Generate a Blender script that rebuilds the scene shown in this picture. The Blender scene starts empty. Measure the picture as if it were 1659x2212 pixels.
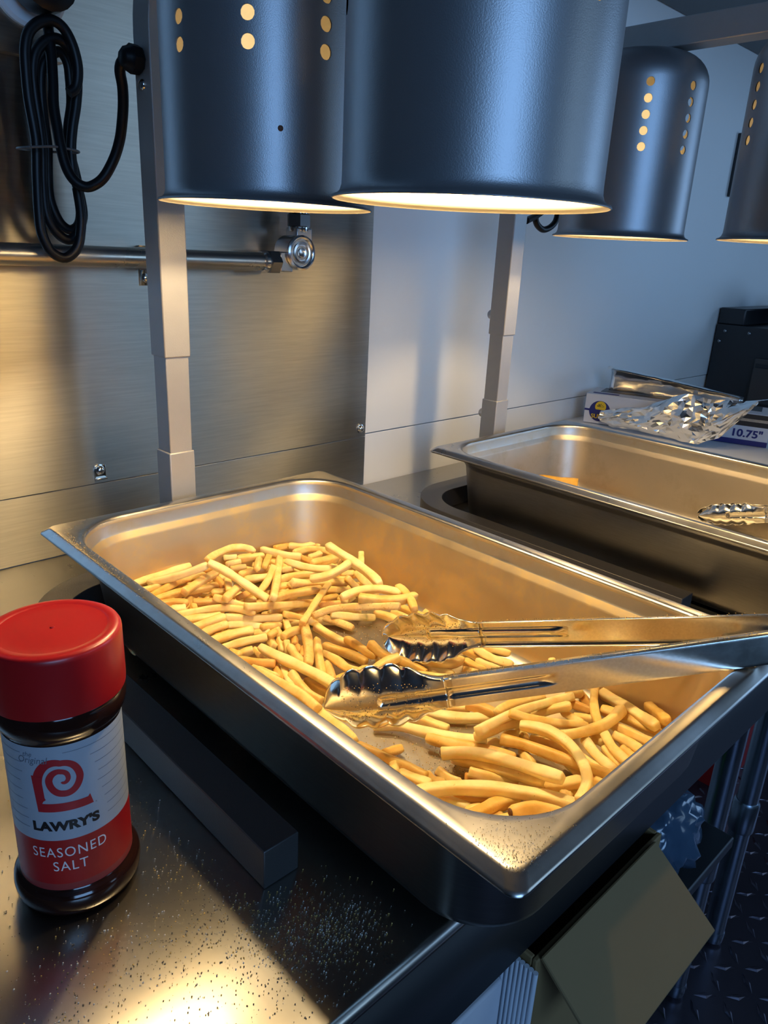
import bpy, bmesh, math, random
from mathutils import Vector, Matrix, noise
PI = math.pi
random.seed(7)
C = bpy.context.scene.collection

# ------------------------------------------------------------------ camera, sky, lights, exposure
cam_data = bpy.data.cameras.new('camera')
cam = bpy.data.objects.new('camera', cam_data)
C.objects.link(cam)
cam_data.sensor_fit = 'AUTO'
cam_data.sensor_width = 36.0
cam_data.lens = 1597.29 / 2212 * 36.0
cam_data.clip_start = 0.02
PITCH, ROLL, YAW = 0.3403, 0.0499, 0.7779
fwd = Vector((math.cos(PITCH) * math.sin(YAW), math.cos(PITCH) * math.cos(YAW), -math.sin(PITCH)))
rgt = Vector((math.cos(YAW), -math.sin(YAW), 0))
upv = rgt.cross(fwd)
r2 = math.cos(ROLL) * rgt + math.sin(ROLL) * upv
u2 = -math.sin(ROLL) * rgt + math.cos(ROLL) * upv
CAM_POS = Vector((-0.2089, -0.6491, 0.3488))
mw = Matrix((r2, u2, -fwd)).transposed().to_4x4()
mw.translation = CAM_POS
cam.matrix_world = mw
bpy.context.scene.camera = cam

world = bpy.data.worlds.new('world')
bpy.context.scene.world = world
world.use_nodes = True
world.node_tree.nodes['Background'].inputs[0].default_value = (0.30, 0.55, 1.0, 1)
world.node_tree.nodes['Background'].inputs[1].default_value = 1.0

def area_light(name, loc, target, sx, sy, energy, col):
    ld = bpy.data.lights.new(name, 'AREA')
    ld.shape = 'RECTANGLE'; ld.size = sx; ld.size_y = sy
    ld.energy = energy; ld.color = col
    o = bpy.data.objects.new(name, ld); C.objects.link(o)
    o.location = loc
    o.rotation_euler = (Vector(target) - Vector(loc)).to_track_quat('-Z', 'Y').to_euler()
    return o
WINDOW_ENERGY = 18.0
LAMP_ENERGY = 7.5
LAMP_COLOR = (1.0, 0.74, 0.40)
# daylight that comes in through the serving window in the opposite wall
area_light('daylight_window', (-0.75, -2.27, 0.76), (-0.3, 0.0, 0.5), 1.05, 0.85, WINDOW_ENERGY, (0.27, 0.54, 1.0))

# a second, smaller hatch further along the same wall
area_light('daylight_hatch', (1.55, -2.27, 0.72), (1.3, 0.0, 0.45), 0.95, 0.75, 2.2, (0.55, 0.80, 0.95))
# unseen daylight added at the right wall to brighten the white wall
area_light('added_right_daylight', (3.04, -1.55, 0.55), (0.9, 0.0, 0.4), 0.95, 1.2, 10.0, (0.36, 0.62, 1.0))

sc = bpy.context.scene
sc.view_settings.view_transform = 'Standard'
sc.view_settings.look = 'None'
sc.view_settings.exposure = 0.0
sc.view_settings.gamma = 1.0
sc.view_settings.use_curve_mapping = False
sc.cycles.use_denoising = True
sc.cycles.max_bounces = 10
sc.cycles.sample_clamp_indirect = 6.0
sc.cycles.caustics_reflective = True
sc.cycles.blur_glossy = 0.6

# ------------------------------------------------------------------ materials
def new_mat(name):
    m = bpy.data.materials.new(name); m.use_nodes = True
    nt = m.node_tree
    return m, nt, nt.nodes['Principled BSDF']
def plain(name, col, rough=0.5, metal=0.0, spec=0.5, noise_amt=0.0, noise_scale=40, bump=0.0, bump_scale=300, **kw):
    m, nt, b = new_mat(name)
    b.inputs['Base Color'].default_value = (*col, 1)
    b.inputs['Roughness'].default_value = rough
    b.inputs['Metallic'].default_value = metal
    b.inputs['Specular IOR Level'].default_value = spec
    for k, v in kw.items():
        b.inputs[k.replace('_', ' ')].default_value = v
    tc = nt.nodes.new('ShaderNodeTexCoord')
    if noise_amt:
        n = nt.nodes.new('ShaderNodeTexNoise'); n.inputs['Scale'].default_value = noise_scale
        n.inputs['Detail'].default_value = 5
        nt.links.new(tc.outputs['Object'], n.inputs['Vector'])
        mx = nt.nodes.new('ShaderNodeMix'); mx.data_type = 'RGBA'
        mx.inputs['A'].default_value = (*[c * (1 - noise_amt) for c in col], 1)
        mx.inputs['B'].default_value = (*[min(1, c * (1 + noise_amt)) for c in col], 1)
        nt.links.new(n.outputs['Fac'], mx.inputs['Factor'])
        nt.links.new(mx.outputs['Result'], b.inputs['Base Color'])
    if bump:
        n2 = nt.nodes.new('ShaderNodeTexNoise'); n2.inputs['Scale'].default_value = bump_scale
        n2.inputs['Detail'].default_value = 3
        nt.links.new(tc.outputs['Object'], n2.inputs['Vector'])
        bp = nt.nodes.new('ShaderNodeBump'); bp.inputs['Strength'].default_value = bump
        bp.inputs['Distance'].default_value = 0.001
        nt.links.new(n2.outputs['Fac'], bp.inputs['Height'])
        nt.links.new(bp.outputs['Normal'], b.inputs['Normal'])
    return m
def brushed(name, col, rough, stretch=(1, 60, 60), aniso=0.5, rot=0.0, bump=0.12, stain=None, stain_amt=0.0, stain_scale=14, scale=12, rvar=0.08, spread=None):
    """Brushed sheet steel: long fine scratches along one axis, patchy wear in the gloss, optional greasy stains."""
    m, nt, b = new_mat(name)
    L = nt.links
    b.inputs['Metallic'].default_value = 1.0
    b.inputs['Anisotropic'].default_value = aniso
    b.inputs['Anisotropic Rotation'].default_value = rot
    if spread:
        cx = nt.nodes.new('ShaderNodeCombineXYZ')
        for k_, v_ in zip('XYZ', spread): cx.inputs[k_].default_value = v_
        L.new(cx.outputs[0], b.inputs['Tangent'])
    tc = nt.nodes.new('ShaderNodeTexCoord')
    mp = nt.nodes.new('ShaderNodeMapping'); mp.inputs['Scale'].default_value = stretch
    L.new(tc.outputs['Object'], mp.inputs['Vector'])
    n = nt.nodes.new('ShaderNodeTexNoise'); n.inputs['Scale'].default_value = scale; n.inputs['Detail'].default_value = 6
    L.new(mp.outputs['Vector'], n.inputs['Vector'])
    w = nt.nodes.new('ShaderNodeTexNoise'); w.inputs['Scale'].default_value = stain_scale; w.inputs['Detail'].default_value = 8
    w.inputs['Roughness'].default_value = 0.65
    L.new(tc.outputs['Object'], w.inputs['Vector'])
    rr = nt.nodes.new('ShaderNodeMapRange'); rr.inputs['To Min'].default_value = rough - rvar; rr.inputs['To Max'].default_value = rough + rvar
    rr.inputs['From Min'].default_value = 0.3; rr.inputs['From Max'].default_value = 0.7
    L.new(w.outputs['Fac'], rr.inputs['Value'])
    L.new(rr.outputs['Result'], b.inputs['Roughness'])
    bp = nt.nodes.new('ShaderNodeBump'); bp.inputs['Strength'].default_value = bump; bp.inputs['Distance'].default_value = 0.0004
    L.new(n.outputs['Fac'], bp.inputs['Height']); L.new(bp.outputs['Normal'], b.inputs['Normal'])
    if stain:
        mr = nt.nodes.new('ShaderNodeMapRange'); mr.inputs['From Min'].default_value = 0.5; mr.inputs['From Max'].default_value = 0.62
        mr.inputs['To Max'].default_value = stain_amt
        L.new(w.outputs['Fac'], mr.inputs['Value'])
        mx = nt.nodes.new('ShaderNodeMix'); mx.data_type = 'RGBA'
        mx.inputs['A'].default_value = (*col, 1); mx.inputs['B'].default_value = (*stain, 1)
        L.new(mr.outputs['Result'], mx.inputs['Factor']); L.new(mx.outputs['Result'], b.inputs['Base Color'])
    else:
        mx = nt.nodes.new('ShaderNodeMix'); mx.data_type = 'RGBA'
        mx.inputs['A'].default_value = (*[c * 0.82 for c in col], 1); mx.inputs['B'].default_value = (*[min(1, c * 1.18) for c in col], 1)
        L.new(n.outputs['Fac'], mx.inputs['Factor']); L.new(mx.outputs['Result'], b.inputs['Base Color'])
    return m

M = {}
M['steel_wall'] = brushed('brushed steel wall', (0.62, 0.60, 0.55), 0.34, stretch=(2.5, 60, 60), aniso=0.92, rot=0.0, bump=0.03, scale=9, rvar=0.02, stain_scale=5, spread=(0, 0, 1))
M['steel_top'] = brushed('brushed steel counter', (0.60, 0.58, 0.54), 0.28, stretch=(60, 1.5, 60), aniso=0.5, rot=0.0, bump=0.04, scale=8, spread=(1, 0, 0), stain=(0.45, 0.43, 0.39), stain_amt=0.10, rvar=0.012)
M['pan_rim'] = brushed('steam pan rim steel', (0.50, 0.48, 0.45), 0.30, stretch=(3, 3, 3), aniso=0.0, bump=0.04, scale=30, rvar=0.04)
M['pan_out'] = brushed('shade-darkened pan outer steel', (0.30, 0.28, 0.25), 0.34, stretch=(3, 3, 40), aniso=0.0, bump=0.05, scale=20, rvar=0.03)  # pan steel darkened, shade on the outer side put into the colour
M['pan_golden'] = brushed('pan wall gold from oil and fry bounce', (0.58, 0.46, 0.29), 0.50, stretch=(3, 3, 3), aniso=0.0, bump=0.05, stain=(0.68, 0.50, 0.24), stain_amt=0.8, stain_scale=26, scale=30, rvar=0.08)  # gold tint holds both the oil film and light bounced off the fries
M['pan_worn'] = brushed('worn tan pan wall', (0.50, 0.44, 0.36), 0.46, stretch=(3, 3, 3), aniso=0.0, bump=0.05, stain=(0.42, 0.35, 0.25), stain_amt=0.5, stain_scale=20, scale=30, rvar=0.06)
M['pan_floor'] = brushed('scratched pan floor', (0.52, 0.49, 0.43), 0.44, stretch=(3, 3, 3), aniso=0.0, bump=0.06, stain=(0.50, 0.42, 0.28), stain_amt=0.6, stain_scale=34, scale=40, rvar=0.06)
M['steel_pan'] = brushed('steam pan steel', (0.66, 0.62, 0.54), 0.33, stretch=(3, 3, 3), aniso=0.0, bump=0.05, stain=(0.72, 0.58, 0.36), stain_amt=0.55, stain_scale=22, scale=30)
M['steel_tong'] = brushed('polished tong steel', (0.74, 0.71, 0.64), 0.17, stretch=(2, 30, 30), aniso=0.0, bump=0.04, scale=20, rvar=0.05)
M['steel_pipe'] = brushed('galvanised pipe', (0.58, 0.57, 0.53), 0.30, stretch=(4, 40, 40), aniso=0.0, bump=0.12, scale=10)
M['cast'] = plain('bright cast metal', (0.74, 0.74, 0.74), 0.20, 1.0)
M['chrome'] = plain('zinc screw', (0.72, 0.72, 0.70), 0.18, 1.0)
M['nut'] = plain('grey hex nut metal', (0.34, 0.34, 0.34), 0.32, 1.0)
M['white_wall'] = plain('white wall panel', (0.88, 0.88, 0.87), 0.42, spec=0.4, noise_amt=0.05, noise_scale=3, bump=0.02, bump_scale=60)
M['dull_wall'] = plain('dull dark lining', (0.05, 0.045, 0.05), 0.6)
M['ceil'] = plain('ceiling lining', (0.08, 0.08, 0.09), 0.6)
M['hood'] = plain('dark hood', (0.012, 0.014, 0.018), 0.35)
M['paint'] = plain('grey hammered paint', (0.33, 0.33, 0.34), 0.40, 0.8, noise_amt=0.04, noise_scale=60, bump=0.10, bump_scale=1300)
M['post_paint'] = plain('grey textured post paint', (0.44, 0.43, 0.42), 0.46, 0.5, noise_amt=0.05, noise_scale=60, bump=0.2, bump_scale=1100)
M['apron'] = plain('shade-darkened apron steel', (0.016, 0.018, 0.021), 0.45, 0.4)  # counter steel darkened, shade on apron and undershelf put into the colour
M['liner'] = plain('pale shade lining', (0.62, 0.57, 0.48), 0.5, 0.0, bump=0.06, bump_scale=900)
M['base_paint'] = plain('dark grey base paint', (0.085, 0.080, 0.078), 0.45, 0.6, bump=0.15, bump_scale=900)
M['rubber'] = plain('black rubber', (0.004, 0.004, 0.005), 0.42, spec=0.3)
M['tie'] = plain('twist tie', (0.10, 0.10, 0.10), 0.4)
M['black_box'] = plain('black appliance enamel', (0.018, 0.020, 0.024), 0.35)
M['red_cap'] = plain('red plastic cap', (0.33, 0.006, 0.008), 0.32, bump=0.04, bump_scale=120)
M['bottle'] = plain('dark seasoning bottle', (0.018, 0.006, 0.004), 0.10, spec=0.6)
M['label_shaded'] = plain('shade-dimmed white label', (0.32, 0.36, 0.41), 0.38)  # white darkened to stand in for shade on the shaker's front
M['label_red'] = plain('red paper label', (0.33, 0.008, 0.010), 0.36)
M['label_band'] = plain('dusty red band', (0.24, 0.03, 0.03), 0.34)
M['ink_red'] = plain('dark red ink', (0.36, 0.008, 0.016), 0.45)
M['ink_black'] = plain('black ink', (0.006, 0.006, 0.008), 0.45)
M['ink_grey'] = plain('grey ink', (0.11, 0.13, 0.16), 0.5)
M['ink_white'] = plain('pale ink', (0.62, 0.62, 0.64), 0.5)
M['ink_blue'] = plain('navy ink', (0.012, 0.018, 0.16), 0.5)
M['ink_yellow'] = plain('yellow ink', (0.75, 0.50, 0.02), 0.5)
M['card_white'] = plain('white coated card', (0.66, 0.66, 0.70), 0.55)
M['card_grey'] = plain('white corrugated card', (0.66, 0.70, 0.76), 0.6)
M['card_brown'] = plain('brown cardboard', (0.23, 0.15, 0.06), 0.75, noise_amt=0.10, noise_scale=14)
M['foil'] = plain('aluminium foil', (0.92, 0.91, 0.89), 0.24, 1.0, bump=0.10, bump_scale=500)
M['tray_white'] = plain('white plastic', (0.72, 0.73, 0.75), 0.35)
M['bag'] = plain('clear blue plastic bag', (0.06, 0.11, 0.18), 0.16, spec=0.7)
M['green'] = plain('green plastic', (0.07, 0.30, 0.03), 0.4)
M['red_plastic'] = plain('red plastic', (0.40, 0.015, 0.015), 0.4)
M['floor'] = plain('black tread plate', (0.11, 0.095, 0.12), 0.27, 0.75, noise_amt=0.3, noise_scale=8)
M['leg_steel'] = brushed('galvanised leg', (0.34, 0.40, 0.46), 0.34, stretch=(50, 50, 1.5), aniso=0.0, bump=0.1)
M['orange_food'] = plain('orange fried food', (0.86, 0.42, 0.05), 0.5, noise_amt=0.35, noise_scale=160, bump=0.5, bump_scale=400)
M['burnt'] = plain('browned tip', (0.10, 0.035, 0.012), 0.6, noise_amt=0.4, noise_scale=300)
M['grain'] = plain('seasoning grains', (0.55, 0.36, 0.10), 0.6)
M['grain_pale'] = plain('salt grains', (0.60, 0.56, 0.48), 0.35)
M['grain_dark'] = plain('pepper grains', (0.13, 0.10, 0.06), 0.6)

def bulb_mat(strength, clear, name):
    m, nt, b = new_mat(name)
    b.inputs['Base Color'].default_value = (0.9, 0.8, 0.55, 1)
    b.inputs['Roughness'].default_value = 0.25
    b.inputs['Emission Color'].default_value = (1.0, 0.74, 0.36, 1)
    b.inputs['Emission Strength'].default_value = strength
    tr = nt.nodes.new('ShaderNodeBsdfTransparent'); mx = nt.nodes.new('ShaderNodeMixShader'); mx.inputs[0].default_value = clear
    out = nt.nodes['Material Output']
    nt.links.new(b.outputs[0], mx.inputs[1]); nt.links.new(tr.outputs[0], mx.inputs[2]); nt.links.new(mx.outputs[0], out.inputs['Surface'])
    return m
M['bulb'] = bulb_mat(9.0, 0.6, 'glowing clear bulb face')
M['bulb_side'] = bulb_mat(0.7, 0.0, 'bulb side with added glow')  # weak glow added so the lining shows lit through the holes

def fry_mat(name, lo, hi, speck):
    m, nt, b = new_mat(name)
    L = nt.links
    b.inputs['Roughness'].default_value = 0.46
    b.inputs['Specular IOR Level'].default_value = 0.35
    b.inputs['Subsurface Weight'].default_value = 0.35
    b.inputs['Subsurface Radius'].default_value = (1.0, 0.45, 0.14)
    b.inputs['Subsurface Scale'].default_value = 0.006
    tc = nt.nodes.new('ShaderNodeTexCoord')
    n = nt.nodes.new('ShaderNodeTexNoise'); n.inputs['Scale'].default_value = 70; n.inputs['Detail'].default_value = 4
    L.new(tc.outputs['Object'], n.inputs['Vector'])
    cr = nt.nodes.new('ShaderNodeValToRGB')
    cr.color_ramp.elements[0].position = 0.34; cr.color_ramp.elements[0].color = (*lo, 1)
    cr.color_ramp.elements[1].position = 0.60; cr.color_ramp.elements[1].color = (*hi, 1)
    L.new(n.outputs['Fac'], cr.inputs['Fac'])
    v = nt.nodes.new('ShaderNodeTexNoise'); v.inputs['Scale'].default_value = 650; v.inputs['Detail'].default_value = 1
    L.new(tc.outputs['Object'], v.inputs['Vector'])
    mr = nt.nodes.new('ShaderNodeMapRange'); mr.inputs['From Min'].default_value = 0.74 - speck * 0.12; mr.inputs['From Max'].default_value = 0.80 - speck * 0.10
    mr.inputs['To Max'].default_value = 0.55
    L.new(v.outputs['Fac'], mr.inputs['Value'])
    mx = nt.nodes.new('ShaderNodeMix'); mx.data_type = 'RGBA'
    L.new(mr.outputs['Result'], mx.inputs['Factor']); L.new(cr.outputs['Color'], mx.inputs['A'])
    mx.inputs['B'].default_value = (0.50, 0.22, 0.02, 1)
    L.new(mx.outputs['Result'], b.inputs['Base Color'])
    bp = nt.nodes.new('ShaderNodeBump'); bp.inputs['Strength'].default_value = 0.25; bp.inputs['Distance'].default_value = 0.0008
    n3 = nt.nodes.new('ShaderNodeTexNoise'); n3.inputs['Scale'].default_value = 260; n3.inputs['Detail'].default_value = 3
    L.new(tc.outputs['Object'], n3.inputs['Vector'])
    L.new(n3.outputs['Fac'], bp.inputs['Height']); L.new(bp.outputs['Normal'], b.inputs['Normal'])
    return m
M['fry'] = fry_mat('fried potato', (0.80, 0.52, 0.15), (0.92, 0.69, 0.29), 0.0)
M['fry_pale'] = fry_mat('pale fried potato', (0.86, 0.63, 0.25), (0.95, 0.77, 0.39), 0.0)
M['fry_gold'] = fry_mat('golden fried potato', (0.70, 0.40, 0.08), (0.84, 0.56, 0.18), 0.3)
M['fry_orange'] = fry_mat('browned fried potato', (0.68, 0.36, 0.08), (0.80, 0.48, 0.15), 0.2)
M['fry_spiced'] = fry_mat('seasoned fried potato', (0.72, 0.44, 0.12), (0.86, 0.60, 0.24), 1.0)

# ------------------------------------------------------------------ helpers
def link_mesh(name, verts, faces, mat, parent=None, smooth=True, angle=40, mats=None, fmat=None):
    me = bpy.data.meshes.new(name)
    me.from_pydata([tuple(v) for v in verts], [], faces)
    me.update()
    for mm in (mats or [mat]):
        me.materials.append(mm)
    if fmat:
        for p, i in zip(me.polygons, fmat):
            p.material_index = i
    if smooth:
        for p in me.polygons:
            p.use_smooth = True
        me.set_sharp_from_angle(angle=math.radians(angle))
    o = bpy.data.objects.new(name, me); C.objects.link(o)
    if parent is not None:
        o.parent = parent
    return o
def fix_normals(o):
    bm = bmesh.new(); bm.from_mesh(o.data)
    bmesh.ops.recalc_face_normals(bm, faces=bm.faces[:])
    bm.to_mesh(o.data); bm.free()
def thing(name, label, cat, loc=(0, 0, 0), rotz=0.0, group=None):
    o = bpy.data.objects.new(name, None); C.objects.link(o)
    o.empty_display_size = 0.02
    o.location = loc; o.rotation_euler = (0, 0, rotz)
    o['label'] = label; o['category'] = cat
    if group: o['group'] = group
    return o
def tag(o, label, cat, group=None, kind=None):
    o['label'] = label; o['category'] = cat
    if group: o['group'] = group
    if kind: o['kind'] = kind
    return o
def structure(o, label=None):
    o['kind'] = 'structure'
    if label: o['label'] = label
    return o
class MB:
    """collects boxes, tubes, lathes and prisms for one mesh"""
    def __init__(s): s.v = []; s.f = []
    def add(s, v, f):
        n = len(s.v); s.v += [Vector(p) for p in v]; s.f += [tuple(i + n for i in q) for q in f]; return s
    def box(s, x0, x1, y0, y1, z0, z1):
        v = [(x, y, z) for z in (z0, z1) for y in (y0, y1) for x in (x0, x1)]
        return s.add(v, [(0, 2, 3, 1), (4, 5, 7, 6), (0, 1, 5, 4), (2, 6, 7, 3), (0, 4, 6, 2), (1, 3, 7, 5)])
    def prism(s, poly, z0, z1):
        n = len(poly)
        v = [(p[0], p[1], z0) for p in poly] + [(p[0], p[1], z1) for p in poly]
        f = [tuple(range(n))[::-1], tuple(range(n, 2 * n))]
        f += [(i, (i + 1) % n, n + (i + 1) % n, n + i) for i in range(n)]
        return s.add(v, f)
    def lathe(s, prof, cx=0, cy=0, seg=32, axis='z', cap0=True, cap1=True, z0=0):
        v = []; f = []
        for r, z in prof:
            for k in range(seg):
                a = 2 * PI * k / seg
                p = (r * math.cos(a), r * math.sin(a), z)
                v.append(p)
        n = len(prof)
        for i in range(n - 1):
            for k in range(seg):
                k2 = (k + 1) % seg
                f.append((i * seg + k, i * seg + k2, (i + 1) * seg + k2, (i + 1) * seg + k))
        if cap0: f.append(tuple(range(seg))[::-1])
        if cap1: f.append(tuple(range((n - 1) * seg, n * seg)))
        if axis == 'x': v = [(z, x, y) for x, y, z in v]
        if axis == 'y': v = [(y, z, x) for x, y, z in v]
        if axis == '-y': v = [(x, -z, y) for x, y, z in v]
        if axis == '-x': v = [(-z, y, x) for x, y, z in v]
        return s.add(v, f)
    def shift(s, start, d):
        for i in range(start, len(s.v)): s.v[i] = s.v[i] + Vector(d)
        return s
    def tube(s, pts, r, seg=12, cap=True, radii=None, shape=None, twist=0.0):
        pts = [Vector(p) for p in pts]; n = len(pts)
        v = []; f = []
        t0 = (pts[1] - pts[0]).normalized()
        ref = Vector((0, 0, 1)) if abs(t0.z) < 0.9 else Vector((0, 1, 0))
        nrm = (ref - t0 * ref.dot(t0)).normalized()
        for i in range(n):
            t = (pts[min(i + 1, n - 1)] - pts[max(i - 1, 0)]).normalized()
            nrm = (nrm - t * nrm.dot(t)).normalized(); bn = t.cross(nrm)
            rr = radii[i] if radii else r
            for k in range(seg):
                a = 2 * PI * k / seg + twist
                m = shape(a) if shape else 1.0
                v.append(pts[i] + (nrm * math.cos(a) + bn * math.sin(a)) * rr * m)
        for i in range(n - 1):
            for k in range(seg):
                k2 = (k + 1) % seg
                f.append((i * seg + k, i * seg + k2, (i + 1) * seg + k2, (i + 1) * seg + k))
        if cap:
            f.append(tuple(range(seg))[::-1]); f.append(tuple(range((n - 1) * seg, n * seg)))
        return s.add(v, f)
    def build(s, name, mat, parent=None, smooth=True, angle=40, bevel=0.0, seg=2, mats=None, fmat=None):
        o = link_mesh(name, s.v, s.f, mat, parent, smooth, angle, mats, fmat)
        if bevel:
            b = o.modifiers.new('bevel', 'BEVEL'); b.width = bevel; b.segments = seg
            b.limit_method = 'ANGLE'; b.angle_limit = math.radians(50)
        return o
def smooth_path(pts, per=6):
    """Catmull-Rom through the points"""
    P = [Vector(p) for p in pts]; out = []
    for i in range(len(P) - 1):
        p0 = P[max(i - 1, 0)]; p1 = P[i]; p2 = P[i + 1]; p3 = P[min(i + 2, len(P) - 1)]
        for k in range(per):
            t = k / per
            out.append(0.5 * ((2 * p1) + (p2 - p0) * t + (2 * p0 - 5 * p1 + 4 * p2 - p3) * t * t + (3 * p1 - p0 - 3 * p2 + p3) * t * t * t))
    out.append(P[-1]); return out
def rrect(x0, x1, y0, y1, r, n=10):
    """counter-clockwise rounded rectangle, n+1 points per corner"""
    out = []
    for cx, cy, a0 in ((x1 - r, y1 - r, 0), (x0 + r, y1 - r, 90), (x0 + r, y0 + r, 180), (x1 - r, y0 + r, 270)):
        for k in range(n + 1):
            a = math.radians(a0 + 90 * k / n)
            out.append((cx + r * math.cos(a), cy + r * math.sin(a)))
    return out

# ------------------------------------------------------------------ the setting
YW = 0.168            # face of the back wall
ZFLOOR, ZCEIL = -0.90, 1.35
XL, XR, YF = -2.3, 3.1, -2.4
structure(MB().box(XL, XR, YW, YW + 0.06, 0.0815, ZCEIL).box(XL, XR, YW + 0.002, YW + 0.06, ZFLOOR, 0.0795).build('wall_back', M['white_wall'], bevel=0.0008), 'white panel wall behind the counter with a horizontal seam')
s = MB().box(XL, 0.545, YW - 0.0025, YW - 0.0002, 0.078, 1.2).box(XL, 0.5448, YW - 0.0028, YW - 0.0002, 0.0, 0.0775)
structure(s.build('trim_1', M['steel_wall'], bevel=0.0005), 'brushed stainless sheet covering the left part of the back wall')
structure(MB().box(XL - 0.06, XL, YF, YW + 0.06, ZFLOOR, ZCEIL).build('wall_left', M['dull_wall']))
structure(MB().box(XR, XR + 0.06, YF, -2.05, ZFLOOR, ZCEIL).box(XR, XR + 0.06, -1.05, YW + 0.06, ZFLOOR, ZCEIL).box(XR, XR + 0.06, -2.05, -1.05, 1.15, ZCEIL).build('wall_right', M['dull_wall']))
wf = MB().box(XL, -1.30, YF - 0.06, YF, ZFLOOR, ZCEIL).box(-0.20, 1.05, YF - 0.06, YF, ZFLOOR, ZCEIL).box(2.05, XR, YF - 0.06, YF, ZFLOOR, ZCEIL)
wf.box(1.05, 2.05, YF - 0.06, YF, ZFLOOR, 0.32).box(1.05, 2.05, YF - 0.06, YF, 1.12, ZCEIL)
wf.box(-1.30, -0.20, YF - 0.06, YF, ZFLOOR, 0.30).box(-1.30, -0.20, YF - 0.06, YF, 1.2, ZCEIL)
structure(wf.build('wall_front', M['dull_wall']))
structure(MB().box(XL, XR, YF, YW + 0.06, ZCEIL, ZCEIL + 0.06).build('ceiling', M['ceil']))
fl = MB().box(XL, XR, YF, YW + 0.06, ZFLOOR - 0.05, ZFLOOR)
# raised lozenges of the tread plate, only where the floor can be seen
for i in range(34):
    for j in range(24):
        cx = 0.55 + i * 0.042; cy = -0.85 + j * 0.042
        a = PI / 4 if (i + j) % 2 else -PI / 4
        st = len(fl.v)
        w, h = 0.0215, 0.0062
        top = [(-w * .6, 0), (0, -h * .45), (w * .6, 0), (0, h * .45)]
        bot = [(-w, 0), (0, -h), (w, 0), (0, h)]
        v = [(x, y, 0) for x, y in bot] + [(x, y, 0.0030) for x, y in top]
        ca, sa = math.cos(a), math.sin(a)
        v = [(cx + x * ca - y * sa, cy + x * sa + y * ca, ZFLOOR + z) for x, y, z in v]
        fl.add(v, [(4, 5, 6, 7), (0, 1, 5, 4), (1, 2, 6, 5), (2, 3, 7, 6), (3, 0, 4, 7)])
structure(fl.build('floor', M['floor'], smooth=False), 'black tread plate floor')

# ------------------------------------------------------------------ worktops
def worktop(name, label, x0, x1, legs, shelf):
    t = thing(name, label, 'worktop', ((x0 + x1) / 2, -0.15, ZFLOOR), 0, 'worktops along the back wall')
    ox = Vector((-(x0 + x1) / 2, 0.15, -ZFLOOR))
    def prof_ext(nm, prof, mat='steel_top'):
        mb = MB(); n = len(prof)
        v = [(x, y, z) for x in (x0, x1) for y, z in prof]
        f = [(i, i + 1, n + i + 1, n + i) for i in range(n - 1)]
        mb.add([Vector(p) + ox for p in v], f)
        o = mb.build(nm, M[mat], t)
        fix_normals(o)
        sol = o.modifiers.new('sheet', 'SOLIDIFY'); sol.thickness = 0.0015; sol.offset = -1
        return o
    arc = [(-0.459 - 0.006 * math.sin(a), -0.006 + 0.006 * math.cos(a)) for a in [PI / 2 * k / 6 for k in range(7)]]
    prof_ext('top', [(YW - 0.004, 0.0)] + arc)
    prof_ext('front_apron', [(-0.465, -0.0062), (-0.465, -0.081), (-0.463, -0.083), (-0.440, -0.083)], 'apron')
    for (lx, ly) in legs:
        mb = MB().lathe([(0.0185, -0.87), (0.0185, -0.01)], seg=24).shift(0, Vector((lx, ly, 0)) + ox)
        lg = mb.build('leg', M['leg_steel'], t)
        k = MB().lathe([(0.0215, -0.625), (0.0225, -0.62), (0.0225, -0.565), (0.0195, -0.56)], seg=24).shift(0, Vector((lx, ly, 0)) + ox)
        k.build('collar', M['leg_steel'], lg)
        k = MB().lathe([(0.012, -0.9), (0.019, -0.893), (0.020, -0.872), (0.0186, -0.868)], seg=24).shift(0, Vector((lx, ly, 0)) + ox)
        k.build('foot', M['leg_steel'], lg)
    if shelf:
        sx1 = x1 - 0.16
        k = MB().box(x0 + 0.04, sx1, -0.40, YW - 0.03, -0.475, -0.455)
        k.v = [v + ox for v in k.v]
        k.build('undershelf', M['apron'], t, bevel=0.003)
    return t
worktop('worktop', 'long brushed stainless worktop carrying the near pan and the red capped shaker', -1.6, 0.968, [(0.89, -0.344), (0.89, 0.10), (-1.5, -0.38), (-1.5, 0.10)], True)
worktop('worktop', 'stainless worktop past the pans, carrying the foil box', 0.972, 2.9, [(1.055, -0.344), (1.055, 0.10), (2.8, -0.38), (2.8, 0.10)], False)

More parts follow.
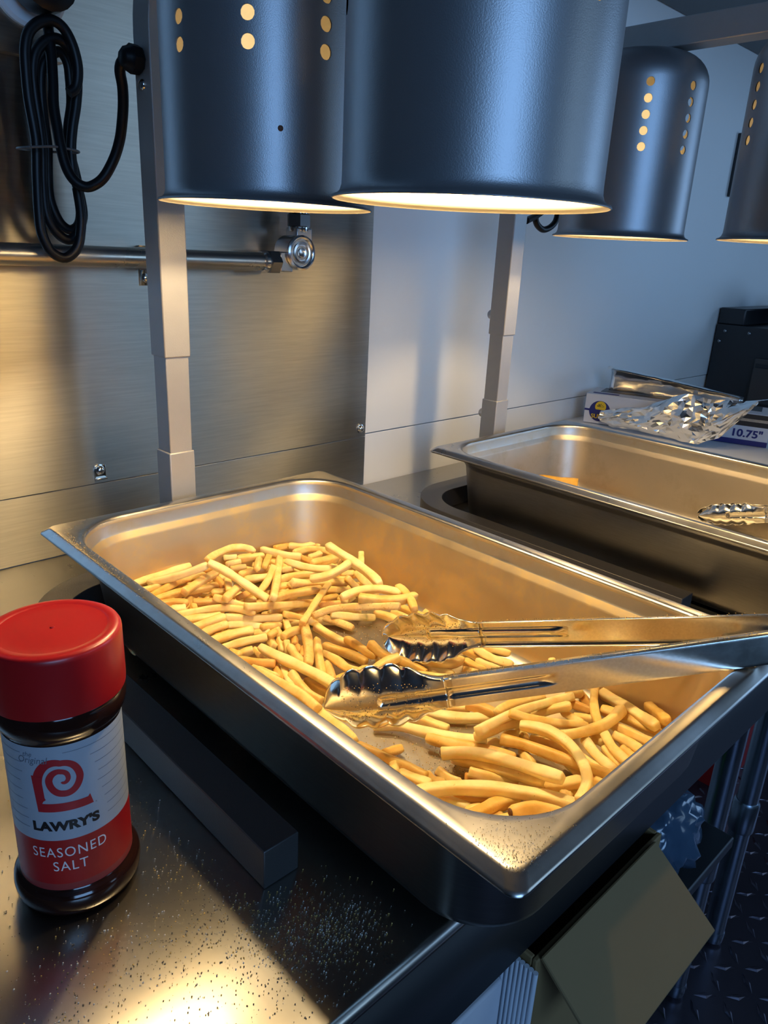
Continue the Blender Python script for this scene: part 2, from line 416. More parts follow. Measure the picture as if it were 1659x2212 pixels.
# ------------------------------------------------------------------ steam pans
PW, PL = 0.324, 0.527
def hotel_pan(name, label, x0, inner):
    rings = [  # inset, z, corner radius
        (0.0010, 0.0965, 0.0075), (0.0, 0.0978, 0.0080), (0.0003, 0.0990, 0.0080), (0.0014, 0.0998, 0.0080), (0.0030, 0.1010, 0.0080), (0.0056, 0.1030, 0.0080), (0.0066, 0.1036, 0.0080), (0.0078, 0.1038, 0.010),
        (0.0110, 0.1036, 0.024), (0.0138, 0.1034, 0.050), (0.0156, 0.1028, 0.0565), (0.0168, 0.1010, 0.056), (0.0174, 0.0980, 0.0555),
        (0.0184, 0.0890, 0.055), (0.0193, 0.0872, 0.054), (0.0226, 0.0822, 0.0515), (0.0236, 0.0800, 0.050),
        (0.0310, 0.0180, 0.046), (0.0330, 0.0125, 0.045), (0.0375, 0.0075, 0.043), (0.0440, 0.0050, 0.040), (0.0520, 0.0045, 0.036), (0.09, 0.0045, 0.02)]
    v = []; f = []; n = 0
    for ins, z, r in rings:
        loop = rrect(ins, PW - ins, -PL + ins, -ins, r, 12)
        n = len(loop)
        v += [(x - PW / 2, y + PL / 2, z) for x, y in loop]
    for i in range(len(rings) - 1):
        for k in range(n):
            k2 = (k + 1) % n
            f.append((i * n + k, i * n + k2, (i + 1) * n + k2, (i + 1) * n + k))
    b = (len(rings) - 1) * n
    f.append(tuple(range(b, b + n)))
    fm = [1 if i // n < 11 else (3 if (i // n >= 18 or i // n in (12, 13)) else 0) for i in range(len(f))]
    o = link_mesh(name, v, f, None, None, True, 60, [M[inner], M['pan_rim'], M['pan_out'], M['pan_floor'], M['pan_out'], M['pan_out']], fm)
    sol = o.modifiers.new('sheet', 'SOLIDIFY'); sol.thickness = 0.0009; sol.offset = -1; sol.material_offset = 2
    o.location = (x0 + PW / 2, -PL / 2, 0)
    return tag(o, label, 'pan', 'stainless steam pans')
hotel_pan('hotel_pan', 'near stainless steam pan full of french fries', 0.0, 'pan_golden')
hotel_pan('hotel_pan', 'far stainless steam pan, nearly empty, with one orange piece of food', 0.5065, 'pan_worn')

# ------------------------------------------------------------------ heat lamp stations
CHIP = (-118.2, 0.4216)
ZS = 0.3765           # height of the lower rim of the shades
def shade_mesh(seg=72, th0=0.0, cols=9, rows=5):
    prof = [(0.0817, 0.0), (0.0812, 0.0012), (0.0785, 0.0022), (0.0768, 0.0038), (0.0757, 0.0070), (0.0755, 0.0115), (0.0755, 0.05)]
    z0 = 0.0872
    rowz = []
    for k in range(rows):
        a = z0 + 0.016 * k
        prof += [(0.0755, a), (0.0755, a + 0.0130)]; rowz.append(len(prof) - 2)
    # the last rows sit where the dome begins to close
    zt = prof[-1][1]
    for k in range(1, 11):
        a = PI / 2 * k / 10
        prof.append((0.036 + 0.0395 * math.cos(a), zt + (0.199 - zt) * math.sin(a)))
    prof += [(0.02, 0.1992), (0.004, 0.1992)]
    v = []; f = []
    for r, z in prof:
        for k in range(seg):
            a = 2 * PI * k / seg + th0
            v.append(Vector((r * math.cos(a), r * math.sin(a), z)))
    hole_at = {int(round(c * seg / cols)) for c in range(cols)}
    for i in range(len(prof) - 1):
        k = 0
        while k < seg:
            k2 = (k + 1) % seg
            if i in rowz and k in hole_at:
                k3 = (k + 2) % seg
                bl, bm_, br = i * seg + k, i * seg + k2, i * seg + k3
                tl, tm, tr = (i + 1) * seg + k, (i + 1) * seg + k2, (i + 1) * seg + k3
                am = 2 * PI * (k + 1) / seg + th0; zc = (prof[i][1] + prof[i + 1][1]) / 2; R = 0.0755; hr = 0.0046
                half = R * 2 * PI / seg; hz = (prof[i + 1][1] - prof[i][1]) / 2
                border = [(br, math.atan2(-hz, half)), (tr, math.atan2(hz, half)), (tm, PI / 2), (tl, math.atan2(hz, -half)), (bl, math.atan2(-hz, -half)), (bm_, -PI / 2)]
                def cv(a):
                    da = hr * math.cos(a) / R
                    v.append(Vector((R * math.cos(am + da), R * math.sin(am + da), zc + hr * math.sin(a)))); return len(v) - 1
                angs = []
                for q in range(6):
                    a0 = border[q][1]; a1 = border[(q + 1) % 6][1]
                    if a1 < a0: a1 += 2 * PI
                    angs.append((a0, a1))
                firsts = [cv(a0) for a0, _ in angs]
                for q in range(6):
                    a0, a1 = angs[q]
                    mids = [cv(a0 + (a1 - a0) * s_ / 3) for s_ in (1, 2)]
                    f.append((border[q][0], border[(q + 1) % 6][0], firsts[(q + 1) % 6], mids[1], mids[0], firsts[q]))
                k += 2
                continue
            f.append((i * seg + k, i * seg + k2, (i + 1) * seg + k2, (i + 1) * seg + k)); k += 1
    n = (len(prof) - 1) * seg
    f.append(tuple(range(n, n + seg)))
    # true surface normals, then an inner skin 1.1 mm inside, joined at the lower rim
    nor = []
    def normal_at(p_):
        r_ = math.hypot(p_.x, p_.y); z = p_.z
        for (ra, za), (rb, zb) in zip(prof, prof[1:]):
            if za - 1e-6 <= z <= zb + 1e-6:
                break
        i_ = prof.index((ra, za)); lo = prof[max(i_ - 1, 0)]; hi = prof[min(i_ + 2, len(prof) - 1)]
        def tn(a_, b_): return Vector((b_[1] - a_[1], -(b_[0] - a_[0]))).normalized()
        n0_ = (tn(lo, (ra, za)) if lo != (ra, za) else tn((ra, za), (rb, zb))) + tn((ra, za), (rb, zb))
        n1_ = tn((ra, za), (rb, zb)) + (tn((rb, zb), hi) if hi != (rb, zb) else tn((ra, za), (rb, zb)))
        t_ = (z - za) / (zb - za) if zb > za else 0
        m_ = (n0_ * (1 - t_) + n1_ * t_).normalized()
        return Vector((m_.x * p_.x / max(r_, 1e-6), m_.x * p_.y / max(r_, 1e-6), m_.y))
    for p_ in v: nor.append(normal_at(p_))
    N_ = len(v)
    v = v + [p_ - n_ * 0.0011 for p_, n_ in zip(v, nor)]
    nf_ = len(f)
    f = f + [tuple(i_ + N_ for i_ in reversed(q_)) for q_ in f]
    nor = nor + [-n_ for n_ in nor]
    f += [(k, N_ + k, N_ + (k + 1) % seg, (k + 1) % seg) for k in range(seg)]
    return v, f, nor, nf_
def rounded_bar_path(y_post, z_start, z_arm, y_end, r, n=10):
    pts = [(y_post, z_start)]
    for k in range(n + 1):
        a = PI / 2 * k / n
        pts.append((y_post - r + r * math.cos(a), z_arm - r + r * math.sin(a)))
    pts.append((y_end, z_arm)); return pts
def warmer(name, label, xc, bx0, bx1, lamp_ys, th0s, cords, powers):
    org = Vector((xc, 0.028, 0.0))
    t = thing(name, label, 'food warmer', org, 0, 'heat lamp stations')
    L = lambda p: Vector(p) - org
    # U shaped base that holds the pan
    ox0, ox1 = bx0, bx1
    poly = []
    r = 0.09; yb = 0.046; yf = -0.376
    for cx, cy, a0 in ((ox1 - r, yb - r, 0), (ox0 + r, yb - r, 90)):
        for k in range(13):
            a = math.radians(a0 + 90 * k / 12); poly.append((cx + r * math.cos(a), cy + r * math.sin(a)))
    poly += [(ox0, yf), (ox0 + 0.0245, yf)]
    ix0, ix1 = ox0 + 0.0245, ox1 - 0.0245; ri = 0.062; yi = 0.012
    for k in range(13):
        a = math.radians(180 - 90 * k / 12); poly.append((ix0 + ri + ri * math.cos(a), yi - ri + ri * math.sin(a)))
    for k in range(13):
        a = math.radians(90 - 90 * k / 12); poly.append((ix1 - ri + ri * math.cos(a), yi - ri + ri * math.sin(a)))
    poly += [(ix1, yf), (ox1, yf)]
    mb = MB().prism(poly, 0.0, 0.027)
    mb.v = [L(p) for p in mb.v]
    mb.build('base', M['base_paint'], t, angle=30, bevel=0.0007)
    # telescoping post: wide foot, narrow inner tube, wide upper tube that bends into the arm
    w = 0.0140; wi = 0.0124; y0 = 0.028
    lo = MB().box(xc - w, xc + w, y0 - w, y0 + w, 0.0265, 0.1455); lo.v = [L(p) for p in lo.v]
    post = lo.build('post', M['post_paint'], t, bevel=0.0012)
    inn = MB().box(xc - wi, xc + wi, y0 - wi, y0 + wi, 0.10, 0.30); inn.v = [L(p) for p in inn.v]
    inn.build('inner_tube', M['post_paint'], post, bevel=0.0010)
    path = rounded_bar_path(y0, 0.2405, 0.590, -0.452, 0.075)
    mb = MB(); n = len(path); v = []
    for i, (y, z) in enumerate(path):
        a = Vector(path[min(i + 1, n - 1)]) - Vector(path[max(i - 1, 0)]); a.normalize()
        nx = Vector((-a.y, a.x))
        for sx, sn in ((-1, -1), (1, -1), (1, 1), (-1, 1)):
            v.append((xc + sx * w, y + nx.x * sn * w, z + nx.y * sn * w))
    f = [(i * 4 + k, i * 4 + (k + 1) % 4, (i + 1) * 4 + (k + 1) % 4, (i + 1) * 4 + k) for i in range(n - 1) for k in range(4)]
    f += [(3, 2, 1, 0), tuple((n - 1) * 4 + k for k in range(4))]
    mb.add([L(p) for p in v], f)
    arm = mb.build('arm', M['post_paint'], t, angle=35, bevel=0.0012); fix_normals(arm)
    # screws on the left of the post
    for z in (0.1217, 0.2672):
        k = MB().lathe([(0.0038, 0.0), (0.0042, 0.0012), (0.0066, 0.0014), (0.0066, 0.0085), (0.005, 0.0105), (0.001, 0.011)], axis='y', seg=18)
        k.shift(0, L((xc - 0.002, y0 + w, z))).build('thumbscrew', M['nut'], t)
    k = MB().lathe([(0.0046, 0.0), (0.0044, 0.0016), (0.003, 0.003), (0.0006, 0.0034)], axis='-x', seg=20)
    k.shift(0, L((xc - w, y0, 0.474))).build('screw', M['chrome'], t)
    k = MB().lathe([(0.0046, 0.0), (0.0044, 0.0016), (0.003, 0.003), (0.0006, 0.0034)], axis='x', seg=20)
    k.shift(0, L((xc + w, y0, 0.43))).build('screw', M['chrome'], t)
    for (ly, th0, power) in zip(lamp_ys, th0s, powers):
        v, f, nor, nf = shade_mesh(th0=th0)
        sh = link_mesh('lamp_shade', v, f, None, t, True, 180, [M['paint'], M['liner']], [1 if i >= nf and i < 2 * nf else 0 for i in range(len(f))])
        sh.data.normals_split_custom_set_from_vertices([tuple(q_) for q_ in nor])
        sh.location = Vector((xc, ly, ZS)) - org
        bl = MB().lathe([(0.004, 0.0040), (0.020, 0.0048), (0.036, 0.0082), (0.048, 0.0165), (0.0545, 0.030), (0.056, 0.050), (0.050, 0.075), (0.034, 0.105), (0.018, 0.125), (0.0165, 0.160)], seg=40)
        nb = 40
        bl.build('bulb', None, sh, mats=[M['bulb'], M['bulb_side']], fmat=[1 if 4 * nb <= i < 9 * nb or i == len(bl.f) - 1 else 0 for i in range(len(bl.f))])
        if ly == -0.136:
            a_ = math.radians(CHIP[0]); R_c = 0.0757
            MB().lathe([(0.0019, 0.0), (0.0012, 0.0004)], axis='x', seg=10).build('paint_chip', M['burnt'], sh)
            k = bpy.data.objects[sh.children[-1].name]; k.location = (R_c * math.cos(a_), R_c * math.sin(a_), CHIP[1] - ZS); k.rotation_euler = (0, 0, a_)
        # the lamp's own light
        ld = bpy.data.lights.new('heat_lamp_glow', 'SPOT')
        ld.energy = LAMP_ENERGY * power; ld.color = LAMP_COLOR; ld.spot_size = math.radians(150); ld.spot_blend = 0.3
        ld.shadow_soft_size = 0.010
        lo_ = bpy.data.objects.new('heat_lamp_glow', ld); C.objects.link(lo_)
        lo_.parent = sh; lo_.location = (0, 0, 0.063)
    for nm, pts, r in cords:
        pts = smooth_path([L(p) for p in pts], 5)
        co = MB().tube(pts, r, 14).build(nm, M['rubber'], t, angle=80)
        yield_parts.append(co)
    return t
yield_parts = []
CORD = [(0.1356, 0.03, 0.4924), (0.131, 0.035, 0.4924), (0.1262, 0.04, 0.4904), (0.1263, 0.045, 0.4842), (0.1302, 0.05, 0.4734), (0.1322, 0.055, 0.4601), (0.1323, 0.06, 0.4452), (0.1314, 0.065, 0.4317), (0.1274, 0.07, 0.4167), (0.1193, 0.075, 0.4009), (0.1118, 0.08, 0.3933), (0.1047, 0.085, 0.3908), (0.0972, 0.09, 0.3953), (0.0926, 0.095, 0.4061), (0.0909, 0.1, 0.424), (0.0913, 0.105, 0.441), (0.092, 0.11, 0.4589), (0.0952, 0.115, 0.4791), (0.0978, 0.12, 0.4972), (0.0995, 0.125, 0.5159), (0.101, 0.13, 0.5327), (0.102, 0.135, 0.5393)]
L1 = [(0.109, 0.115, 0.4717), (0.116, 0.1147, 0.4776), (0.1189, 0.1143, 0.4926), (0.1164, 0.114, 0.5083), (0.11, 0.1137, 0.5211), (0.1009, 0.1133, 0.5265), (0.0892, 0.113, 0.524), (0.0779, 0.1127, 0.5145), (0.0728, 0.1123, 0.5008), (0.0714, 0.112, 0.4841), (0.0712, 0.1117, 0.4607), (0.0732, 0.1113, 0.4371), (0.0736, 0.111, 0.4226), (0.0714, 0.1107, 0.3975), (0.0696, 0.1103, 0.3669), (0.0702, 0.11, 0.3482), (0.0768, 0.1097, 0.3326), (0.0896, 0.1093, 0.327), (0.1019, 0.109, 0.3367), (0.1067, 0.1087, 0.3532), (0.1081, 0.1083, 0.3694), (0.1064, 0.108, 0.3903)]
L2 = [(0.1111, 0.125, 0.3964), (0.1105, 0.1248, 0.4225), (0.1135, 0.1245, 0.4433), (0.1187, 0.1242, 0.4641), (0.1216, 0.124, 0.4844), (0.1198, 0.1238, 0.5016), (0.112, 0.1235, 0.5135), (0.1003, 0.1232, 0.5144), (0.0876, 0.123, 0.5041), (0.0818, 0.1228, 0.489), (0.081, 0.1225, 0.468), (0.0826, 0.1222, 0.4391), (0.0826, 0.122, 0.4192), (0.0804, 0.1218, 0.3936), (0.0803, 0.1215, 0.3676), (0.0865, 0.1212, 0.352), (0.097, 0.121, 0.3438), (0.1065, 0.1208, 0.3475), (0.1144, 0.1205, 0.3644), (0.114, 0.1202, 0.3806), (0.1107, 0.12, 0.3962)]
L3 = [(0.1145, 0.14, 0.4236), (0.1157, 0.1396, 0.4446), (0.1204, 0.1391, 0.4657), (0.121, 0.1387, 0.4858), (0.1199, 0.1382, 0.5004), (0.1138, 0.1378, 0.508), (0.1046, 0.1373, 0.5043), (0.0959, 0.1369, 0.4941), (0.0922, 0.1364, 0.476), (0.0916, 0.136, 0.4512), (0.0927, 0.1356, 0.4261), (0.0904, 0.1351, 0.4), (0.0903, 0.1347, 0.3789), (0.0968, 0.1342, 0.36), (0.1065, 0.1338, 0.3528), (0.1157, 0.1333, 0.3589), (0.1188, 0.1329, 0.3756), (0.1171, 0.1324, 0.3971), (0.113, 0.132, 0.4179)]
TIE = [(0.0624, 0.095, 0.4199), (0.0799, 0.0967, 0.4225), (0.0912, 0.0983, 0.4229), (0.1065, 0.1, 0.4218)]
CORD2A = [(0.7214, 0.035, 0.3975), (0.7388, 0.0413, 0.4011), (0.7583, 0.0475, 0.4054), (0.7798, 0.0537, 0.4116), (0.8034, 0.06, 0.4192)]
CORD2B = [(0.7787, 0.06, 0.4164), (0.7776, 0.06, 0.4066), (0.7807, 0.06, 0.3985), (0.7895, 0.06, 0.3924), (0.8014, 0.06, 0.3894), (0.8162, 0.06, 0.3927), (0.8284, 0.06, 0.4001), (0.8333, 0.06, 0.4088), (0.8336, 0.06, 0.4173), (0.8327, 0.06, 0.4239)]
XP1, XP2 = 0.1525, 0.681
t1 = warmer('food_warmer', 'near twin heat lamp station, its grey shades hanging over the fries', XP1, -0.021, 0.329, (-0.136, -0.341), (math.radians(-134 - 5), math.radians(-134 - 5)),
            [('power_cord', CORD, 0.0047), ('power_cord', L1, 0.0047), ('power_cord', L2, 0.0047), ('power_cord', L3, 0.0047)], (1.0, 1.0))
cord_main = yield_parts[0]
cord_main['label'] = 'black cord sweeping from the post up to the plug'
for c_ in yield_parts[1:4]:
    c_.name = 'cord_loop'; c_['label'] = 'one loop of the coiled black cord'
    c_.parent = cord_main
org1 = Vector((XP1, 0.028, 0.0))
tie_pts = smooth_path([Vector(p) - org1 for p in TIE + [(TIE[-1][0] + 0.004, 0.12, TIE[-1][2]), (0.085, 0.148, 0.4222), (TIE[0][0] - 0.003, 0.12, TIE[0][2]), TIE[0]]], 6)
MB().tube(tie_pts, 0.0011, 8).build('twist_tie', M['tie'], cord_main)
g = MB().lathe([(0.0095, 0.0), (0.0115, 0.002), (0.0118, 0.010), (0.0095, 0.0125), (0.0082, 0.016), (0.0055, 0.018)], axis='-x', seg=8)
g.shift(0, Vector((XP1 - 0.014, 0.030, 0.4925)) - org1).build('cord_gland', M['rubber'], cord_main)
pl = MB().lathe([(0.008, 0.004), (0.018, 0.002), (0.020, -0.012), (0.020, -0.03), (0.014, -0.036)], axis='y', seg=20)
pl.v = [Vector((p_.x * 1.25, p_.y, p_.z * 1.25)) for p_ in pl.v]
pl.shift(0, Vector((0.0955, 0.135, 0.5565)) - org1)
pl.build('plug', M['rubber'], cord_main)
del yield_parts[:]
warmer('food_warmer', 'far twin heat lamp station over the nearly empty pan', XP2, 0.494, 0.856, (-0.138, -0.349), (math.radians(-142.5 - 5), math.radians(-142.5 - 5)),
       [('power_cord', CORD2A, 0.0047), ('power_cord', CORD2B, 0.0047)], (0.68, 0.50))

# ------------------------------------------------------------------ things on the wall
# socket box behind the coiled cord
t = thing('wall_socket', 'steel socket box with a white round face behind the coiled cord', 'socket', (0.03, YW - 0.003, 0.56))
MB().box(-0.13, 0.094, -0.010, 0.0, -0.0578, 0.09).build('box', M['steel_wall'], t, bevel=0.001)
MB().lathe([(0.033, 0.0), (0.033, 0.004), (0.030, 0.007), (0.004, 0.007)], axis='-y', seg=40).shift(0, (0.066, -0.010, -0.002)).build('socket_face', M['tray_white'], t)

# conduit pipe with elbow
PZ = 0.3285; PY = YW - 0.034
t = thing('conduit_pipe', 'horizontal galvanised pipe along the stainless sheet, turning up at a round capped elbow', 'pipe', (0.0, PY, PZ))
MB().lathe([(0.0105, -1.2), (0.0105, 0.338)], axis='x', seg=28).build('pipe', M['steel_pipe'], t)
MB().lathe([(0.0112, 0.333), (0.0132, 0.335), (0.0132, 0.339), (0.0112, 0.341)], axis='x', seg=28).build('ring', M['chrome'], t)
MB().lathe([(0.0125, 0.3405), (0.0145, 0.342), (0.0145, 0.356), (0.0125, 0.3575)], axis='x', seg=6).build('hex_nut', M['nut'], t)
EX, EZ = 0.3835, 0.012
e = MB().lathe([(0.017, -0.017), (0.0205, -0.014), (0.0205, 0.012), (0.0200, 0.0135)], axis='-y', seg=40).shift(0, (EX, 0.0, EZ))
e.box(EX - 0.029, EX - 0.010, -0.011, 0.011, -0.011, 0.0125)
e.box(EX - 0.005, EX + 0.0195, -0.011, 0.011, EZ, EZ + 0.029)
eb = e.build('elbow', M['cast'], t, bevel=0.002)
MB().lathe([(0.0205, 0.0), (0.0205, 0.0022), (0.0185, 0.0032), (0.0165, 0.0026), (0.0155, 0.0012), (0.0135, 0.0012), (0.0125, 0.0026), (0.0100, 0.0030), (0.0088, 0.0014), (0.0066, 0.0014), (0.0058, 0.0035), (0.003, 0.0042), (0.0004, 0.0042)], axis='-y', seg=48).shift(0, (EX, -0.0134, EZ)).build('elbow_cap', M['cast'], eb)
MB().lathe([(0.0118, 0.036), (0.0128, 0.0375), (0.0128, 0.042)], seg=28).shift(0, (EX + 0.0065, 0, 0.0)).build('ring', M['chrome'], t)
MB().lathe([(0.0130, 0.0415), (0.0150, 0.043), (0.0150, 0.056), (0.0130, 0.0575)], seg=6).shift(0, (EX + 0.0065, 0, 0.0)).build('hex_nut', M['nut'], t)
MB().lathe([(0.0105, 0.055), (0.0105, 0.75)], seg=28).shift(0, (EX + 0.0065, 0, 0.0)).build('riser', M['steel_pipe'], t)
MB().lathe([(0.0125, 0.0575), (0.0125, 0.062), (0.0108, 0.064)], seg=28).shift(0, (EX + 0.0065, 0, 0.0)).build('ring', M['chrome'], t)
# strap that holds the pipe, its screw below
t = thing('pipe_clamp', 'small bright strap clamp holding the pipe beside the near post', 'clamp', (0.198, YW - 0.003, PZ))
st = []
for k in range(15):
    a = -PI / 2 - PI * k / 14
    st.append((0, -0.031 + 0.0118 * math.cos(a), 0.0118 * math.sin(a)))
band = [(0, -0.0012, -0.030), (0, -0.0012, -0.0135)] + [(0, -0.031 - 0.0120 * math.sin(PI * k / 14), -0.0120 * math.cos(PI * k / 14)) for k in range(15)] + [(0, -0.0012, 0.0125)]
v = []; f = []
for x, y, z in band: v += [(-0.006, y, z), (0.006, y, z)]
f = [(2 * i, 2 * i + 1, 2 * i + 3, 2 * i + 2) for i in range(len(band) - 1)]
o = link_mesh('strap', v, f, M['cast'], t); o.modifiers.new('sheet', 'SOLIDIFY').thickness = 0.0014
SCREW = [(0.0052, 0.0), (0.0054, 0.0008), (0.0044, 0.003), (0.0025, 0.0042), (0.0005, 0.0045)]
MB().lathe(SCREW, axis='-y', seg=20).shift(0, (0, -0.002, -0.022)).build('screw', M['chrome'], t)

def wall_screw(label, x, z, bracket):
    t = thing('wall_screw', label, 'screw', (x, YW - 0.003, z), 0, 'screws in the stainless sheet')
    k = MB().lathe([(0.0068, 0.0), (0.0068, 0.001), (0.0052, 0.0014)] + [(r * 1.0, z_ + 0.0012) for r, z_ in SCREW[1:]], axis='-y', seg=24)
    h = k.build('screw_head', M['chrome'], t)
    MB().box(-0.0026, 0.0026, -0.0060, -0.0054, -0.0006, 0.0006).box(-0.0006, 0.0006, -0.0061, -0.0054, -0.0026, 0.0026).build('cross_slot', M['nut'], h)
    if bracket:
        MB().box(-0.006, 0.007, -0.0055, 0.0, -0.0105, -0.0085).box(-0.006, 0.007, -0.0012, 0.0, -0.0105, 0.006).build('clip', M['chrome'], t, bevel=0.0006)
wall_screw('bright wall screw with a small clip, left of the near post', 0.1285, 0.0938, True)
wall_screw('bright wall screw at the right edge of the stainless sheet', 0.5333, 0.0915, False)
# dark strip on the white wall
o = MB().box(1.676, 1.690, YW - 0.012, YW - 0.0004, 0.505, 0.64).build('wall_strip', M['black_box'], bevel=0.002)
tag(o, 'thin black upright strip on the white wall beside the last shade', 'strip')
# hood
t = thing('hood', 'dark overhead hood above the far end of the white wall', 'hood', (1.9, -0.05, 0.80))
MB().box(-0.95, 1.1, -0.42, 0.217, 0.0, 0.30).build('body', M['hood'], t, bevel=0.004)
MB().box(-0.95, 1.1, -0.445, -0.421, -0.012, 0.05).build('front_lip', M['hood'], t, bevel=0.003)

# ------------------------------------------------------------------ lettering
def text_mesh(body, width, height, bold=0.0, shear=0.0, spacing=1.0):
    """flat letters, centred on the origin in x and y, as vertices and faces"""
    cu = bpy.data.curves.new('lettering', 'FONT')
    cu.body = body; cu.size = 1.0; cu.offset = bold; cu.shear = shear; cu.space_character = spacing
    cu.align_x = 'CENTER'; cu.resolution_u = 5
    ob = bpy.data.objects.new('lettering', cu); C.objects.link(ob)
    bpy.context.view_layer.update()
    me = bpy.data.meshes.new_from_object(ob.evaluated_get(bpy.context.evaluated_depsgraph_get()))
    bpy.data.objects.remove(ob); bpy.data.curves.remove(cu)
    bm = bmesh.new(); bm.from_mesh(me)
    bmesh.ops.triangulate(bm, faces=bm.faces[:])
    for _ in range(2):
        long = [e for e in bm.edges if e.calc_length() > 0.12]
        if long: bmesh.ops.subdivide_edges(bm, edges=long, cuts=1)
        bmesh.ops.triangulate(bm, faces=bm.faces[:])
    vs = [v.co.copy() for v in bm.verts]; bm.verts.index_update()
    fs = [tuple(v.index for v in f.verts) for f in bm.faces]
    bm.free(); bpy.data.meshes.remove(me)
    x0 = min(v.x for v in vs); x1 = max(v.x for v in vs); y0 = min(v.y for v in vs); y1 = max(v.y for v in vs)
    out = [((v.x - (x0 + x1) / 2) / (x1 - x0) * width, (v.y - (y0 + y1) / 2) / (y1 - y0) * height) for v in vs]
    return out, fs

# ------------------------------------------------------------------ seasoning shaker
SH = Vector((-0.0935, -0.2953, 0.0))
t = thing('seasoning_shaker', 'seasoned salt shaker with a red cap and dark bottle on the worktop', 'shaker', SH)
prof = [(0.0290, 0.0), (0.0318, 0.0012), (0.0334, 0.0045), (0.0339, 0.0090), (0.0334, 0.0130), (0.0316, 0.0155), (0.0300, 0.0165), (0.0296, 0.0180),
        (0.0296, 0.1085), (0.0299, 0.1105), (0.0313, 0.1125), (0.0325, 0.1150), (0.0331, 0.1180), (0.0331, 0.1215), (0.0322, 0.1240), (0.0318, 0.1262), (0.030, 0.128)]
MB().lathe(prof, seg=64).build('bottle', M['bottle'], t, angle=50)
cap = [(0.0326, 0.1256), (0.0334, 0.1262), (0.0336, 0.1300), (0.0335, 0.1560), (0.0333, 0.1580), (0.0327, 0.1592), (0.0317, 0.1598), (0.0300, 0.1600), (0.0272, 0.1600), (0.0268, 0.1597), (0.0262, 0.1596), (0.02, 0.1596), (0.006, 0.1596), (0.0012, 0.1596), (0.0009, 0.1601), (0.0002, 0.1602)]
MB().lathe(cap, seg=72).build('cap', M['red_cap'], t, angle=50)
RL = 0.02985
zs = [0.0172, 0.0215, 0.0506, 0.1088]
seg = 96; v = []; f = []; fm = []
for z in zs:
    for k in range(seg):
        a = 2 * PI * k / seg; v.append((RL * math.cos(a), RL * math.sin(a), z))
for i in range(3):
    for k in range(seg):
        k2 = (k + 1) % seg; f.append((i * seg + k, i * seg + k2, (i + 1) * seg + k2, (i + 1) * seg + k)); fm.append(i)
label = link_mesh('label', v, f, None, t, True, 40, [M['label_band'], M['label_red'], M['label_shaded']], fm)
label['label'] = 'white and red paper label'
TH = math.radians(-116.0)
def wrap(name, pts, faces, zc, mat, th=TH, lift=0.00012, lab=None):
    R = RL + lift
    vs = [(R * math.cos(th + x / R), R * math.sin(th + x / R), zc + y) for x, y in pts]
    o = link_mesh(name, vs, faces, mat, label, False); fix_normals(o)
    if lab: o['label'] = lab
    return o
p, q = text_mesh("LAWRY'S", 0.0340, 0.0064, bold=0.055)
wrap('lettering', p, q, 0.0600, M['ink_black'])
p, q = text_mesh("SEASONED", 0.0385, 0.0062, bold=0.0, spacing=1.15)
wrap('lettering', p, q, 0.0428, M['ink_white'])
p, q = text_mesh("SALT", 0.0175, 0.0062, bold=0.0, spacing=1.15)
wrap('lettering', p, q, 0.0335, M['ink_white'])
p, q = text_mesh("Original", 0.0155, 0.0052, shear=0.25)
wrap('lettering', p, q, 0.1003, M['ink_grey'], th=math.radians(-140.5))
p, q = text_mesh("the", 0.0048, 0.0027, shear=0.25)
wrap('lettering', p, q, 0.1043, M['ink_grey'], th=math.radians(-145))
p, q = text_mesh("R", 0.0008, 0.0010)
wrap('lettering', p, q, 0.0690, M['ink_grey'], th=math.radians(-85.5), lift=0.0002)
# swirling initial: stem, foot and a spiral bowl
lv = []; lf = []
def ribbon(pts, widths):
    n0 = len(lv)
    for i, (x, y) in enumerate(pts):
        a = pts[max(i - 1, 0)]; b = pts[min(i + 1, len(pts) - 1)]
        dx, dy = b[0] - a[0], b[1] - a[1]; l = math.hypot(dx, dy) or 1
        nx, ny = -dy / l, dx / l; h = widths[i] / 2
        lv.append((x + nx * h, y + ny * h)); lv.append((x - nx * h, y - ny * h))
    for i in range(len(pts) - 1):
        lf.append((n0 + 2 * i, n0 + 2 * i + 1, n0 + 2 * i + 3, n0 + 2 * i + 2))
KX, KY = 0.0776e-3, 0.100e-3
knots = [(-8, 158, 66), (45, 130, 58), (90, 98, 46), (135, 108, 46), (180, 113, 46), (225, 100, 48), (270, 86, 50), (315, 82, 48), (360, 79, 46), (405, 62, 42), (450, 48, 38), (495, 46, 34), (540, 40, 30), (600, 24, 24), (640, 14, 12)]
def kn(a, i):
    for (a0, *p0), (a1, *p1) in zip(knots, knots[1:]):
        if a <= a1:
            t_ = (a - a0) / (a1 - a0); return p0[i] * (1 - t_) + p1[i] * t_
    return knots[-1][1 + i]
sp = []; sw = []
for k in range(0, 163):
    a = -8 + k * 4
    r = kn(a, 0); th = math.radians(180 - a)
    sp.append((r * math.cos(th) * KX, r * math.sin(th) * KY)); sw.append(kn(a, 1) * 0.090e-3)
ribbon(sp, [w_ * 0.86 for w_ in sw])
def poly(pts):
    bm = bmesh.new()
    bm.faces.new([bm.verts.new((x * KX, y * KY, 0)) for x, y in pts])
    for _ in range(5):
        bmesh.ops.triangulate(bm, faces=bm.faces[:])
        long = [e for e in bm.edges if e.calc_length() > 0.0015]
        if long: bmesh.ops.subdivide_edges(bm, edges=long, cuts=1)
    bmesh.ops.triangulate(bm, faces=bm.faces[:])
    bm.verts.index_update(); n0 = len(lv)
    lv.extend([(v_.co.x, v_.co.y) for v_ in bm.verts])
    lf.extend([tuple(n0 + v_.index for v_ in f_.verts) for f_ in bm.faces]); bm.free()
